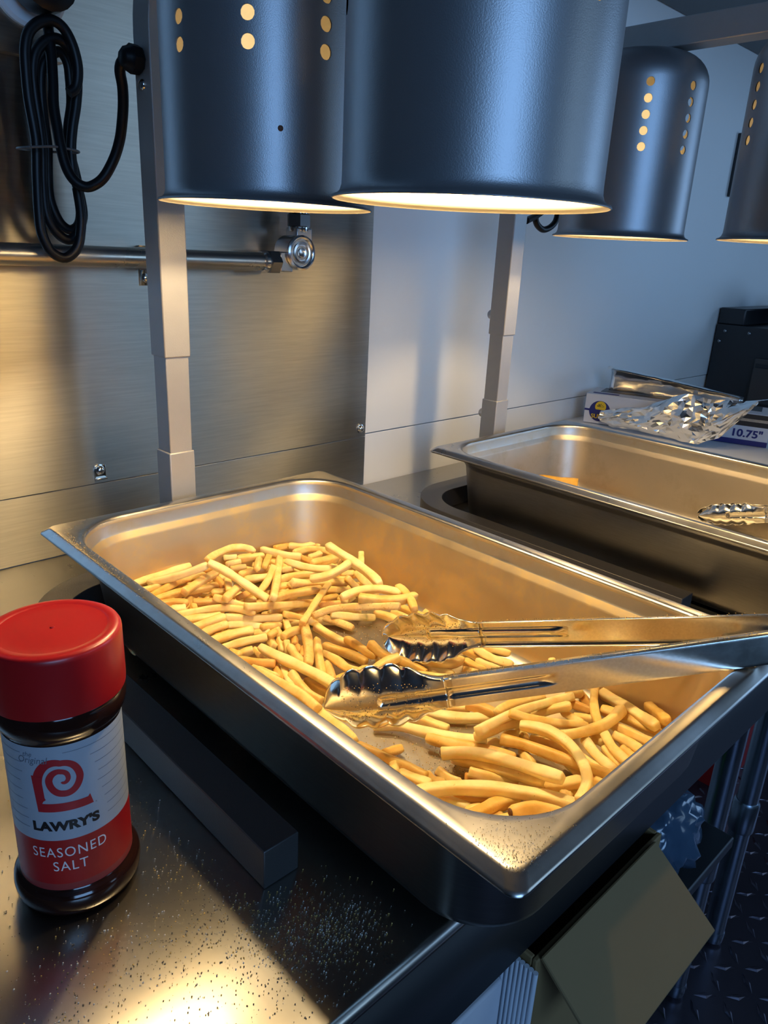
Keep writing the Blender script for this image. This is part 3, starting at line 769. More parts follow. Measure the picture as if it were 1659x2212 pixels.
poly([(-192, 30), (-126, 20), (-118, -110), (-172, -196)])
poly([(-118, -108), (-112, -118), (-148, -140), (-172, -196)])
poly([(-172, -196), (-148, -143), (150, -146), (164, -132), (182, -196)])
wrap('emblem', lv, lf, 0.0887, M['ink_red'], th=math.radians(-115.2), lift=0.00010)
lv2 = []; lf2 = []
for i in range(9):
    z = 0.1045 - 0.0058 * i
    for a0, a1 in ((-182, -153 - (4 if 2 < i < 6 else 0)), ((-96, -87, -83, -80, -82, -78, -76, -74, -74)[i] if i else -112, -20)):
        n = 24; n0 = len(lv2)
        for k in range(n + 1):
            a = a0 + (a1 - a0) * k / n
            x = math.radians(a + 116) * RL
            lv2 += [(x, z - 0.00014), (x, z + 0.00014)]
        lf2 += [(n0 + 2 * k, n0 + 2 * k + 2, n0 + 2 * k + 3, n0 + 2 * k + 1) for k in range(n)]
wrap('rule_lines', lv2, lf2, 0.0, M['ink_grey'], lift=0.00006)

# ------------------------------------------------------------------ tongs
def tong_arm(root, pivot, tip, other, name='arm', hw0=0.0095, claw_len=0.085, rib=(0.60, 0.905), claw_w=0.021):
    P = Vector(pivot); T = Vector(tip); O = Vector(other)
    a = (T - P); Lg = a.length; a.normalize()
    n = (O - T); n = (n - a * n.dot(a)).normalized()
    w = a.cross(n).normalized()
    def section(s):
        """points across the strip: (w, n)"""
        tc_ = max(0.0, (s - (Lg - claw_len)) / claw_len)
        depth = 0.0065 * (1 - min(1, tc_ * 3)) if s < Lg else 0
        g = min(1.0, tc_ / 0.45); g = g * g * (3 - 2 * g)
        hw = hw0 + (claw_w - hw0) * g
        if tc_ > 0.62:
            e = (tc_ - 0.62) / 0.38
            hw *= math.sqrt(max(0.0, 1 - (e * 0.985) ** 2))
        sc_ = 0.0
        if tc_ > 0.12: sc_ = 0.0024 * (abs(math.sin((s - Lg + claw_len) * PI / 0.0145)) - 0.5) * min(1, (tc_ - 0.12) * 6)
        hw = max(0.002, hw + sc_ * (1 if tc_ < 0.86 else 0.4))
        rb = 0.0
        if rib[0] * Lg < s < rib[1] * Lg:
            rb = min(1.0, min(s - rib[0] * Lg, rib[1] * Lg - s) / 0.004)
        out = []
        N = 29
        for i in range(N):
            x = -1 + 2 * i / (N - 1)
            spoon = 0.0110 * g * x * x + 0.016 * max(0, tc_ - 0.45) ** 2
            xa = abs(x * hw) / 0.0036
            ribz = 0.0022 * rb * (1 - xa * xa) ** 0.5 if xa < 1 else 0.0
            rip = 0.0011 * g * max(0.0, abs(x) - 0.72) / 0.28 * math.sin((s - Lg + claw_len) * 2 * PI / 0.0145)
            out.append((x * hw, spoon + ribz + rip))
        rr = [( -hw - 0.0007, depth * 0.35 + out[0][1]), (-hw - 0.0009, depth + out[0][1])]
        out = [rr[1], rr[0]] + out + [(hw + 0.0007, depth * 0.35 + out[-1][1]), (hw + 0.0009, depth + out[-1][1])]
        return out
    def strip(s0, s1, cnt):
        v = []; f = []; m = 0
        for i in range(cnt + 1):
            s = s0 + (s1 - s0) * i / cnt
            sec = section(s); m = len(sec)
            v += [P + a * s + w * x + n * (y - 0.004) for x, y in sec]
        for i in range(cnt):
            for k in range(m - 1):
                f.append((i * m + k, i * m + k + 1, (i + 1) * m + k + 1, (i + 1) * m + k))
        return v, f
    base = root.location
    v, f = strip(0.0, Lg - claw_len, 60)
    arm = link_mesh(name, [p - base for p in v], f, M['steel_tong'], root, True, 50)
    so = arm.modifiers.new('sheet', 'SOLIDIFY'); so.thickness = 0.0009; so.offset = 0
    v, f = strip(Lg - claw_len, Lg, 90)
    cl = link_mesh('claw', [p - base for p in v], f, M['steel_tong'], arm, True, 70)
    cl['label'] = 'scalloped claw'
    so = cl.modifiers.new('sheet', 'SOLIDIFY'); so.thickness = 0.0009; so.offset = 0
    return arm
PV = Vector((0.334, -0.5875, 0.139)); TL = Vector((0.071, -0.316, 0.050)); TU = Vector((0.204, -0.243, 0.028))
t = thing('tongs', 'large stainless tongs lying open across the fries in the near pan', 'tongs', PV)
tong_arm(t, PV, TL, TU)
tong_arm(t, PV, TU, TL)
MB().lathe([(0.006, -0.011), (0.006, 0.011)], seg=20).build('hinge_pin', M['chrome'], t)
P2 = Vector((0.800, -0.640, 0.135))
t = thing('tongs', 'second pair of stainless tongs lying in the nearly empty pan', 'tongs', P2)
tong_arm(t, P2, Vector((0.770, -0.268, 0.027)), Vector((0.800, -0.262, 0.024)), claw_w=0.013)
tong_arm(t, P2, Vector((0.790, -0.262, 0.024)), Vector((0.760, -0.268, 0.027)), claw_w=0.013)
MB().lathe([(0.006, -0.011), (0.006, 0.011)], seg=20).build('hinge_pin', M['chrome'], t)

# ------------------------------------------------------------------ french fries
FRIES = """p 37 667,-354,400 796,-339,400 924,-325,400 1053,-313,400 1182,-302,400 1311,-292,400
p 37 802,-429,415 863,-530,455 930,-625,498 1004,-713,544 1088,-791,591 1180,-858,640
- 34 692,-525,400 819,-534,400 947,-527,400 1074,-519,400 1201,-524,400 1323,-558,400
g 36 703,-681,400 842,-636,410 986,-607,420 1132,-596,430
- 37 704,-773,400 899,-766,400 1088,-817,400 1279,-859,400
t 38 916,-898,460 1066,-826,460 1219,-762,460 1375,-706,460
o 34 689,-877,400 801,-916,400 874,-1010,400
- 34 727,-1006,385 779,-1029,385 830,-1051,385
o 34 948,-1004,385 1053,-1054,377 1158,-1106,370
- 30 898,-1055,355 906,-1067,378 915,-1080,400
c 37 743,-1081,355 884,-1111,355 1021,-1152,355 1146,-1222,355 1239,-1330,355 1288,-1464,355
- 34 1102,-1097,430 1225,-1188,377 1345,-1283,325
- 39 1223,-1436,430 1379,-1433,385 1535,-1430,342 1691,-1426,300 1848,-1423,259 2006,-1419,220
L 39 1190,-878,670 1269,-968,618 1329,-1072,566 1377,-1183,516 1423,-1294,466 1474,-1403,415
- 34 1379,-887,445 1319,-994,445 1260,-1101,445
t 36 1126,-1246,460 1240,-1179,460 1351,-1108,460 1459,-1032,460
- 34 1179,-934,385 1235,-957,385 1291,-981,385
c 37 1212,-806,670 1321,-754,670 1436,-715,670 1556,-708,670 1654,-772,670 1685,-888,670
- 34 1694,-322,400 1746,-353,400 1799,-385,400
t 39 1775,-460,415 1910,-489,407 2044,-521,400
s 34 1965,-562,400 1880,-675,424 1795,-787,449 1709,-900,475
s 34 2074,-578,400 1981,-687,424 1888,-796,449 1795,-904,475
- 36 1583,-789,400 1736,-782,400 1883,-821,400
p 39 2156,-335,385 2199,-485,385 2265,-626,385 2358,-750,385
- 36 2307,-370,370 2407,-354,355 2506,-339,340
v 36 2125,-694,415 1994,-862,426 1863,-1028,437 1730,-1193,449 1595,-1357,462 1458,-1519,475
- 36 1882,-928,460 1788,-1013,429 1686,-1085,395 1574,-1137,355
- 36 1570,-897,400 1667,-936,400 1764,-974,400
o 34 1343,-1120,355 1423,-1101,355 1503,-1082,355
- 34 1369,-1197,325 1420,-1197,325 1470,-1197,325
- 39 1082,-1325,325 1245,-1388,288 1413,-1435,253 1584,-1469,220
- 37 742,-1151,325 896,-1214,325 1051,-1276,325
- 39 763,-1284,295 906,-1320,325 1045,-1369,355
- 39 802,-1349,250 922,-1370,280 1033,-1419,310
- 39 1067,-1363,265 1213,-1412,235 1344,-1491,205
- 34 1320,-1542,235 1423,-1529,205 1527,-1517,175
- 41 823,-1478,235 956,-1477,235 1088,-1497,235 1214,-1540,235
- 39 869,-1546,175 1005,-1576,190 1136,-1625,205 1258,-1692,220
- 34 1262,-1499,175 1318,-1537,175 1373,-1575,175
- 34 1592,-613,400 1661,-635,400 1730,-656,400
- 34 1603,-523,415 1675,-522,415 1747,-521,415
o 34 1368,-697,400 1341,-820,400 1315,-942,400
- 34 911,-1414,220 984,-1420,220 1057,-1426,220
o 34 1350,-503,400 1422,-497,400 1494,-491,400
p 36 2472,-404,370 2585,-435,340 2704,-428,315 2821,-401,295
u 32 2815,-471,295 2874,-429,292 2933,-386,289
- 37 2438,-540,340 2628,-514,327 2789,-605,310 2828,-790,295
L 41 2335,-1234,670 2310,-1429,670 2281,-1624,670 2247,-1818,670 2201,-2009,670 2135,-2194,670
u 32 2467,-1577,670 2369,-1686,670 2271,-1795,670
o 34 2414,-661,340 2432,-776,340 2450,-891,340
- 34 2504,-720,325 2587,-713,325 2669,-705,325
- 43 2344,-973,385 2485,-938,360 2626,-906,335 2768,-877,310
- 39 2108,-840,430 2158,-1020,430 2249,-1183,430 2394,-1299,430
x 37 1903,-1510,535 1986,-1623,580 2119,-1664,627 2262,-1668,670
- 34 2000,-900,385 2059,-914,385 2118,-928,385
- 37 1847,-1060,370 2000,-1063,370 2147,-1106,370 2273,-1193,370
- 36 1773,-1386,490 1924,-1380,433 2076,-1352,383 2228,-1320,337 2381,-1297,289 2533,-1302,235
- 34 2603,-1140,265 2657,-1174,265 2712,-1208,265
- 43 2709,-1257,295 2707,-1364,237 2769,-1448,175
- 39 2492,-1346,325 2537,-1386,257 2588,-1423,190
- 37 1782,-1133,340 1865,-1161,340 1947,-1189,340
- 30 1761,-1179,310 1794,-1199,310 1828,-1218,310
- 30 1743,-1300,340 1803,-1284,340 1863,-1268,340
- 37 1527,-1407,400 1693,-1415,400 1854,-1462,400 2012,-1514,400
- 37 2239,-1334,265 2348,-1374,242 2457,-1415,220
- 36 2102,-1439,220 2194,-1442,212 2285,-1445,205
d 34 1596,-1773,280 1764,-1689,333 1933,-1606,383 2103,-1524,430
c 37 1736,-2138,640 1927,-2159,650 2085,-2263,660 2141,-2445,670
- 38 1805,-2294,670 1915,-2430,670 2052,-2536,670 2223,-2560,670
z 37 1507,-2040,490 1650,-2087,527 1750,-2203,563 1825,-2337,599 1893,-2475,634 1963,-2611,670
q 39 2020,-1678,190 2146,-1746,159 2278,-1803,129 2414,-1851,100
z 39 1968,-1592,145 2050,-1732,122 2112,-1882,100
- 39 2487,-1787,100 2541,-1927,100 2549,-2077,100
- 36 2650,-1876,100 2660,-1978,100 2670,-2081,100
- 37 2775,-1849,100 2792,-2007,100 2794,-2167,100
- 36 2220,-2340,670 2178,-2480,670 2110,-2611,670 2027,-2732,670
- 37 2899,-2087,100 2878,-2138,100 2857,-2189,100
- 34 1591,-1508,265 1741,-1553,200 1860,-1650,130
- 32 2372,-1522,175 2412,-1510,175 2452,-1499,175
- 32 2242,-1517,235 2278,-1537,212 2314,-1557,190
o 34 2044,-1466,205 2131,-1514,205 2218,-1562,205
- 34 1846,-1242,400 1842,-1311,400 1839,-1379,400
- 36 1599,-1514,190 1577,-1567,168 1555,-1620,145
s 36 1400,-1753,205 1531,-1701,185 1669,-1697,160
z 41 1671,-1693,220 1602,-1814,217 1529,-1931,214 1451,-2046,211 1368,-2157,208 1281,-2265,205
- 37 1680,-1876,130 1610,-1975,130 1540,-2074,130 1472,-2174,130 1404,-2275,130 1338,-2376,130
- 39 1809,-1700,145 1817,-1869,131 1840,-2037,116 1880,-2201,100
- 39 1689,-1967,100 1742,-2108,100 1780,-2255,100 1804,-2404,100
- 39 1589,-2088,115 1585,-2260,135 1553,-2430,152 1569,-2598,175
- 37 1414,-2475,100 1580,-2483,100 1746,-2495,100
z 37 1519,-2215,100 1440,-2354,115 1360,-2492,130
L 43 1132,-1785,205 1152,-1976,205 1189,-2165,205 1223,-2355,205 1243,-2547,205 1249,-2740,205
- 34 1399,-1695,160 1373,-1756,130 1349,-1816,100
- 34 1438,-1594,205 1443,-1618,168 1448,-1642,130
- 34 1312,-1648,190 1354,-1646,198 1397,-1644,205
- 34 1396,-1796,175 1377,-1844,138 1359,-1891,100
- 37 1371,-1889,175 1323,-2034,168 1301,-2186,160
- 34 1349,-1610,130 1328,-1674,130 1308,-1737,130
o 37 917,-1769,160 1001,-1907,167 1100,-2034,175
- 34 1148,-1675,130 1146,-1750,115 1144,-1825,100
- 36 1014,-1666,130 1056,-1689,145 1097,-1712,160
- 34 927,-1629,160 949,-1673,160 971,-1718,160
- 37 1170,-2066,115 1101,-2212,122 1038,-2361,130
o 36 1155,-1972,115 1093,-2087,122 1030,-2202,130
- 41 1138,-2235,160 1097,-2368,147 1083,-2506,132 1113,-2641,115
- 41 1219,-2326,100 1219,-2476,100 1247,-2623,100
- 43 893,-2029,205 910,-2184,205 935,-2337,205 957,-2491,205 962,-2647,205 942,-2801,205
- 43 982,-2771,145 977,-2919,145 970,-3067,145 958,-3214,145
- 34 971,-1987,145 983,-2097,160 995,-2208,175
o 34 1582,-1668,115 1536,-1737,115 1490,-1805,115
o 34 1470,-1868,130 1457,-1903,115 1444,-1938,100
o 34 1495,-1944,145 1434,-2005,145 1373,-2065,145
- 36 1844,-2091,175 1852,-2213,165 1860,-2335,155 1869,-2457,145
- 38 1901,-2354,220 1899,-2538,184 2016,-2687,142 2078,-2860,100
c 39 2094,-2362,160 2055,-2524,160 2102,-2684,160 2167,-2840,160 2263,-2973,160 2428,-2980,160
- 30 2211,-2327,85 2240,-2465,85 2281,-2600,85
- 39 1592,-2607,100 1711,-2603,139 1828,-2624,179 1936,-2674,220
- 37 1783,-2662,115 1818,-2757,115 1853,-2852,115
- 36 1932,-2660,100 1926,-2730,100 1921,-2800,100
- 37 2110,-2640,100 2137,-2776,100 2181,-2908,100 2245,-3031,100
- 36 1900,-2830,145 1994,-2926,130 2099,-3011,115 2213,-3083,100
- 37 1847,-2907,160 1946,-2981,140 2044,-3057,120 2141,-3134,100
- 36 2103,-3162,145 2254,-3211,145 2396,-3281,145
- 36 2449,-3232,100 2506,-3262,100 2564,-3292,100
- 38 2637,-2807,100 2640,-2956,100 2652,-3105,100
q 41 2648,-2949,160 2634,-3074,160 2643,-3200,160 2684,-3319,160
t 36 2717,-2846,100 2835,-2973,100 2910,-3130,100
- 34 2845,-2885,100 2873,-2921,100 2901,-2956,100
- 37 2553,-3045,115 2548,-3173,130 2538,-3301,145 2524,-3428,160
- 34 2382,-3051,100 2343,-3135,145 2302,-3219,190
- 36 2481,-2954,100 2487,-3065,100 2494,-3177,100
- 41 1666,-3273,100 1759,-3430,100 1893,-3556,100 2046,-3657,100
- 39 1533,-3220,100 1581,-3367,100 1623,-3516,100
p 39 1231,-3125,100 1350,-3244,115 1413,-3404,129 1475,-3563,144 1560,-3711,159 1652,-3855,175
o 39 1913,-3456,160 1971,-3559,160 2001,-3674,160
- 36 1833,-3334,100 1898,-3388,100 1963,-3443,100
- 32 1950,-2417,85 1920,-2453,85 1890,-2489,85
- 32 1925,-2605,115 1887,-2643,115 1850,-2682,115
- 39 1954,-3718,220 2074,-3707,197 2194,-3703,174 2314,-3705,150 2433,-3715,125 2551,-3734,100
- 39 1540,-3870,325 1761,-3853,295 1982,-3853,265 2203,-3869,235 2422,-3900,205 2639,-3941,175
- 39 1566,-3845,250 1729,-3835,222 1892,-3841,192 2052,-3869,160
- 37 2266,-3835,115 2361,-3935,175 2439,-4050,235
b 36 1889,-3881,325 1974,-3972,288 2075,-4046,254 2184,-4110,222 2296,-4170,191 2408,-4229,160
C 39 1899,-3974,265 1989,-4151,269 1967,-4347,272 1864,-4518,275 1713,-4648,277 1525,-4712,280
c 41 2075,-4226,235 2193,-4290,239 2318,-4338,242 2449,-4363,245 2583,-4363,248 2715,-4341,250
v 39 2891,-4005,175 2741,-4084,175 2601,-4179,175 2474,-4291,175
L 41 2882,-4070,175 2844,-4186,192 2804,-4300,210 2762,-4414,228 2718,-4528,246 2673,-4640,265
- 41 2906,-4471,175 2853,-4589,197 2800,-4706,220
G 39 2917,-4451,235 2821,-4568,272 2727,-4685,310
o 37 2842,-3914,100 2786,-3997,100 2729,-4080,100
- 34 2741,-3843,100 2761,-3900,130 2779,-3956,160
o 36 2641,-3943,115 2659,-4021,115 2676,-4099,115
g 41 2671,-4196,175 2711,-4354,175 2730,-4515,175 2730,-4678,175
- 41 2551,-4355,175 2573,-4517,175 2589,-4679,175
- 39 2451,-4434,175 2454,-4556,175 2439,-4677,175
- 39 2317,-4429,235 2218,-4555,235 2155,-4703,235
- 37 2258,-4468,175 2202,-4563,175 2167,-4667,175
- 39 2238,-4316,175 2171,-4420,175 2119,-4533,175 2088,-4653,175
B 40 1761,-3916,175 1837,-4061,175 1886,-4217,175 1931,-4374,175 1982,-4530,175 2028,-4688,175
- 37 1984,-4024,130 2035,-4168,138 2033,-4322,145
- 34 2062,-3852,100 1972,-3977,105 1838,-4064,109 1770,-4196,115
- 36 1892,-3854,100 1927,-3886,107 1962,-3919,115
- 39 1663,-3801,100 1734,-3840,100 1804,-3880,100
- 37 2497,-4071,115 2537,-4127,115 2578,-4182,115
- 36 2444,-3996,145 2437,-4087,145 2430,-4178,145
s 32 2228,-3959,670 2180,-4022,670 2131,-4086,670
s 37 2458,-4263,670 2589,-4254,670 2711,-4293,670
- 36 2664,-3336,100 2787,-3431,100 2910,-3526,100
- 36 2329,-4326,160 2329,-4380,160 2328,-4434,160
- 34 2356,-4551,175 2339,-4611,175 2321,-4671,175
- 34 1883,-4607,175 1895,-4638,175 1908,-4670,175
- 29 2851,-3364,85 2876,-3400,85 2900,-3436,85
- 38 923,-3287,160 969,-3463,160 1017,-3643,160 1057,-3819,160
s 34 1030,-3436,130 1110,-3443,115 1190,-3454,100
s 34 927,-3646,220 894,-3685,220 861,-3723,220
- 41 922,-3703,175 958,-3808,175 994,-3913,175
- 36 1113,-3774,115 1100,-3850,115 1134,-3918,115
u 34 1224,-3796,100 1221,-3891,100 1250,-3980,100
- 39 994,-3964,115 1048,-4069,115 1084,-4181,115
o 39 1092,-4036,115 1144,-4138,115 1236,-4208,115
- 34 1033,-4212,145 1082,-4230,145 1131,-4248,145
B 41 1387,-3529,145 1441,-3644,145 1505,-3754,145 1573,-3861,145 1637,-3971,145 1690,-4086,145
T 43 1292,-3760,190 1395,-3896,226 1452,-4058,262 1480,-4228,297 1495,-4399,332 1513,-4569,370
- 43 1395,-3770,115 1416,-3904,143 1438,-4037,172 1461,-4170,202 1484,-4303,233 1508,-4435,265
- 41 1308,-3999,175 1372,-4099,160 1447,-4192,145 1530,-4277,130
- 39 1460,-4304,175 1564,-4405,175 1684,-4487,175 1814,-4552,175
X 44 852,-3942,220 1033,-4045,220 1190,-4183,220 1328,-4340,220 1448,-4511,220 1532,-4702,220
- 43 901,-4322,235 1055,-4315,206 1208,-4325,176 1359,-4354,145
K 51 1146,-4466,235 1292,-4540,235 1378,-4679,235
t 37 1086,-4411,160 1137,-4428,160 1187,-4444,160
- 37 1589,-4539,175 1607,-4565,175 1625,-4592,175
o 34 1321,-3960,100 1345,-3987,100 1368,-4015,100
- 37 1035,-4333,145 1103,-4354,145 1171,-4375,145
o 34 1188,-4514,175 1250,-4554,175 1312,-4594,175
h 38 2113,-1305,156 2267,-1291,156 2420,-1265,156 2571,-1227,156
h 38 2372,-1141,146 2175,-1005,146 1955,-911,146 1720,-864,146
h 38 1902,-4851,113 2053,-4761,113 2193,-4657,113 2323,-4539,113
h 38 553,-1957,115 730,-1820,115 895,-1669,115 1047,-1506,115
h 38 345,-1049,116 396,-822,116 490,-609,116 623,-419,116
h 38 1542,-882,231 1427,-786,231 1325,-678,231 1235,-558,231
h 38 903,-1906,136 788,-1783,136 652,-1684,136 500,-1610,136
h 38 2273,-1381,114 2403,-1246,114 2531,-1110,114 2660,-974,114
h 38 405,-4090,135 523,-3888,135 630,-3678,135 725,-3463,135
h 38 2144,-979,178 2216,-779,178 2318,-592,178 2446,-423,178
h 38 1027,-1316,210 1022,-1102,210 999,-890,210 957,-680,210
h 38 1591,-4766,96 1572,-4578,96 1585,-4389,96 1632,-4205,96
h 38 1268,-4596,96 1147,-4503,96 1010,-4439,96 861,-4407,96
h 38 458,-725,184 596,-768,184 740,-768,184 878,-725,184
h 38 1940,-740,313 1850,-617,313 1798,-473,313 1787,-321,313
h 38 514,-1352,178 620,-1158,178 737,-970,178 864,-789,178
h 38 615,-3707,113 605,-3583,113 589,-3459,113 567,-3336,113
h 38 1536,-810,123 1426,-672,123 1284,-569,123 1119,-509,123
h 38 595,-975,263 630,-826,263 639,-673,263 623,-521,263
h 38 2313,-816,108 2474,-722,108 2631,-620,108 2782,-510,108
h 38 1796,-1405,129 1970,-1381,129 2142,-1344,129 2310,-1294,129
h 38 2006,-1364,129 1857,-1309,129 1708,-1253,129 1559,-1198,129
h 38 1367,-1152,126 1509,-1032,126 1640,-901,126 1760,-759,126
h 38 1154,-4663,97 1250,-4561,97 1368,-4485,97 1501,-4440,97
h 38 840,-1227,96 952,-1162,96 1079,-1138,96 1207,-1156,96
h 38 2222,-4797,129 2315,-4682,129 2414,-4574,129 2519,-4471,129
h 38 2334,-592,235 2220,-533,235 2114,-460,235 2018,-374,235
h 38 1178,-1057,239 1052,-967,239 961,-842,239 916,-694,239
h 38 2636,-1586,123 2625,-1389,123 2573,-1199,123 2482,-1024,123
h 38 705,-3597,116 570,-3551,116 458,-3465,116 379,-3346,116
h 38 773,-3405,136 644,-3296,136 532,-3170,136 439,-3029,136
h 38 853,-951,312 948,-856,312 1053,-774,312 1168,-704,312
h 38 2273,-4832,128 2348,-4727,128 2421,-4621,128 2494,-4515,128
h 38 2860,-1242,208 2732,-1127,208 2597,-1020,208 2456,-922,208
h 38 612,-2209,111 555,-1972,111 506,-1733,111 464,-1492,111
h 38 535,-2613,147 499,-2485,147 507,-2352,147 559,-2229,147
h 38 1962,-1564,102 1803,-1477,102 1638,-1404,102 1468,-1344,102
h 38 1061,-953,170 1111,-819,170 1163,-686,170 1216,-553,170
h 38 2015,-4866,128 2049,-4691,128 2077,-4515,128 2101,-4339,128
h 38 1010,-1410,163 1070,-1295,163 1129,-1180,163 1186,-1064,163
h 38 2368,-1694,95 2342,-1532,95 2347,-1369,95 2384,-1209,95
h 38 1966,-1303,183 1840,-1301,183 1713,-1294,183 1588,-1281,183
h 38 2305,-511,155 2477,-449,155 2657,-413,155 2840,-403,155
h 38 647,-990,294 759,-882,294 834,-747,294 866,-595,294
h 38 481,-4782,116 644,-4666,116 823,-4579,116 1015,-4523,116
h 38 1124,-1336,190 1235,-1183,190 1350,-1034,190 1469,-887,190
h 38 883,-1058,274 746,-917,274 588,-801,274 413,-712,274
h 38 1054,-4618,96 860,-4514,96 653,-4442,96 437,-4405,96
h 38 1137,-895,162 1018,-800,162 903,-700,162 794,-594,162
h 38 1888,-4892,96 1804,-4748,96 1759,-4588,96 1758,-4422,96
h 38 456,-2981,100 504,-2844,100 543,-2704,100 574,-2562,100
h 38 1348,-1190,204 1560,-1161,204 1773,-1151,204 1986,-1157,204
h 38 1771,-1324,141 1641,-1282,141 1505,-1274,141 1370,-1300,141
h 38 2480,-464,149 2365,-408,149 2238,-401,149 2117,-443,149
h 38 2506,-1055,234 2638,-947,234 2775,-846,234 2919,-754,234
h 38 826,-2137,105 833,-2004,105 791,-1879,105 705,-1778,105
h 38 376,-3276,110 527,-3136,110 660,-2977,110 771,-2804,110
h 38 2243,-1247,213 2368,-1199,213 2499,-1176,213 2632,-1177,213
h 38 648,-2314,155 691,-2193,155 723,-2069,155 741,-1942,155
h 38 723,-735,321 912,-644,321 1106,-565,321 1305,-499,321
h 38 2802,-1489,96 2756,-1356,96 2730,-1218,96 2725,-1077,96
h 38 1523,-4751,101 1638,-4702,101 1741,-4632,101 1828,-4544,101
h 38 931,-2845,142 807,-2758,142 695,-2654,142 598,-2537,142
h 38 2445,-1130,231 2271,-1054,231 2086,-1007,231 1896,-991,231
h 38 1523,-1124,121 1642,-1032,121 1783,-984,121 1933,-984,121
h 38 1173,-1244,227 1346,-1164,227 1533,-1127,227 1724,-1135,227
h 38 823,-4854,122 694,-4700,122 548,-4561,122 388,-4440,122
h 38 2822,-1238,102 2617,-1103,102 2433,-940,102 2274,-752,102
h 38 495,-1416,202 637,-1281,202 773,-1140,202 903,-993,202
h 38 2505,-495,112 2349,-433,112 2184,-408,112 2017,-420,112
h 38 2747,-699,97 2601,-660,97 2456,-615,97 2313,-567,97
h 38 1964,-1129,177 2114,-1067,177 2270,-1021,177 2430,-992,177
h 38 581,-1632,115 733,-1520,115 895,-1423,115 1065,-1340,115
h 38 2657,-1028,259 2592,-865,259 2524,-704,259 2455,-543,259
h 38 1930,-1622,129 1965,-1426,129 1960,-1226,129 1915,-1032,129
h 38 1063,-1098,200 1091,-911,200 1081,-722,200 1033,-538,200
h 38 438,-829,330 657,-727,330 868,-610,330 1069,-477,330
h 38 1685,-779,122 1496,-720,122 1323,-626,122 1173,-498,122
h 38 444,-2358,111 611,-2338,111 768,-2278,111 905,-2181,111
h 38 792,-1863,150 652,-1700,150 553,-1511,150 497,-1304,150
h 38 749,-3282,146 742,-3075,146 734,-2867,146 725,-2660,146
h 38 1232,-1042,222 1093,-975,222 949,-918,222 800,-874,222
h 38 666,-1038,339 755,-896,339 862,-766,339 983,-650,339
h 38 1069,-590,269 1264,-557,269 1453,-502,269 1636,-426,269
h 38 847,-1104,300 1043,-965,300 1244,-835,300 1451,-713,300
h 38 1172,-4795,129 1081,-4711,129 1018,-4604,129 988,-4484,129
h 38 2173,-1727,97 1996,-1588,97 1846,-1421,97 1727,-1230,97
h 38 2603,-786,174 2623,-633,174 2640,-480,174 2652,-326,174
h 38 964,-4804,101 896,-4598,101 825,-4394,101 749,-4191,101
h 38 961,-4692,96 967,-4570,96 941,-4450,96 886,-4340,96
h 38 1759,-4731,97 1873,-4615,97 1958,-4477,97 2008,-4322,97
h 38 2300,-926,318 2254,-723,318 2219,-519,318 2193,-314,318
h 38 489,-2471,133 574,-2383,133 643,-2282,133 695,-2171,133
h 38 1920,-811,304 1756,-675,304 1569,-574,304 1365,-511,304
h 38 1682,-847,173 1582,-728,173 1482,-610,173 1380,-493,173
h 38 2219,-1002,289 2187,-786,289 2172,-568,289 2175,-350,289
h 38 962,-3648,124 828,-3604,124 691,-3566,124 553,-3534,124
h 38 2183,-609,230 2026,-655,230 1863,-653,230 1708,-603,230
h 38 678,-4132,123 598,-3972,123 524,-3809,123 458,-3642,123
h 38 740,-987,299 687,-844,299 600,-720,299 484,-621,299"""
SPECIAL = {'X': ['thick long french fry stretched along the front wall of the near pan'],
 'T': ['bright long french fry with a browned left tip beside the bare pan floor'],
 'K': ['stubby thick french fry with a black spot on its end at the front corner'],
 'C': ['long hooked french fry curling down to the front wall of the near pan'],
 'B': ['long olive toned french fry lying under the hooked fry', 'blunt brown ended french fry just behind the bright fry with the browned tip'],
 'b': ['slim brown ended french fry just behind the start of the hooked fry'],
 'G': ['greenish french fry leaning along the right wall near the front right corner'],
 'd': ['lone french fry slanting steeply across the top of the back heap'],
 'x': ['tapered french fry rising to the right across the top of the back heap'],
 'c': ['long gently bowed french fry just in front of the dark gap in the back heap', 'arched french fry at the back left edge of the heap',
       'plump spindle shaped french fry at the right end of the back heap', 'bowed french fry lying just under the upper tong claw', 'bowed french fry crossing behind the hooked fry'],
 'u': ['pointed golden french fry standing against the back wall of the near pan', 'short french fry stub standing against the right wall of the near pan', 'small wedge of fry standing by the bare pan floor near the left wall'],
 'L': ['long french fry lying diagonally over the left side of the back heap', 'long french fry sloping down the right side of the back heap',
       'very long french fry running down to the tip of the lower tong claw', 'long french fry sloping down into the front right corner'],
 'q': ['square ended french fry at the front edge of the back heap', 'square ended french fry to the right of the upper tong claw'],
 'z': ['long french fry dusted orange at its right end, on the back heap', 'short orange dusted french fry on bare floor below the back heap',
       'thick dusted french fry standing upright in the middle of the pan', 'dusted french fry half hidden left of the lower tong claw']}
seen = {}
inv = mw.inverted()
def px_x(p):
    q = inv @ Vector(p); return q.x / -q.z
rng = random.Random(11)
fr = []
for ln in FRIES.strip().split('\n'):
    a = ln.split()
    pts = [Vector([int(v_) / 10000 for v_ in p_.split(',')]) for p_ in a[2:]]
    fr.append((a[0], int(a[1]) / 10000 * 1.0, pts))
LCL = TL.lerp(PV, 0.10); UCL = TU.lerp(PV, 0.10)
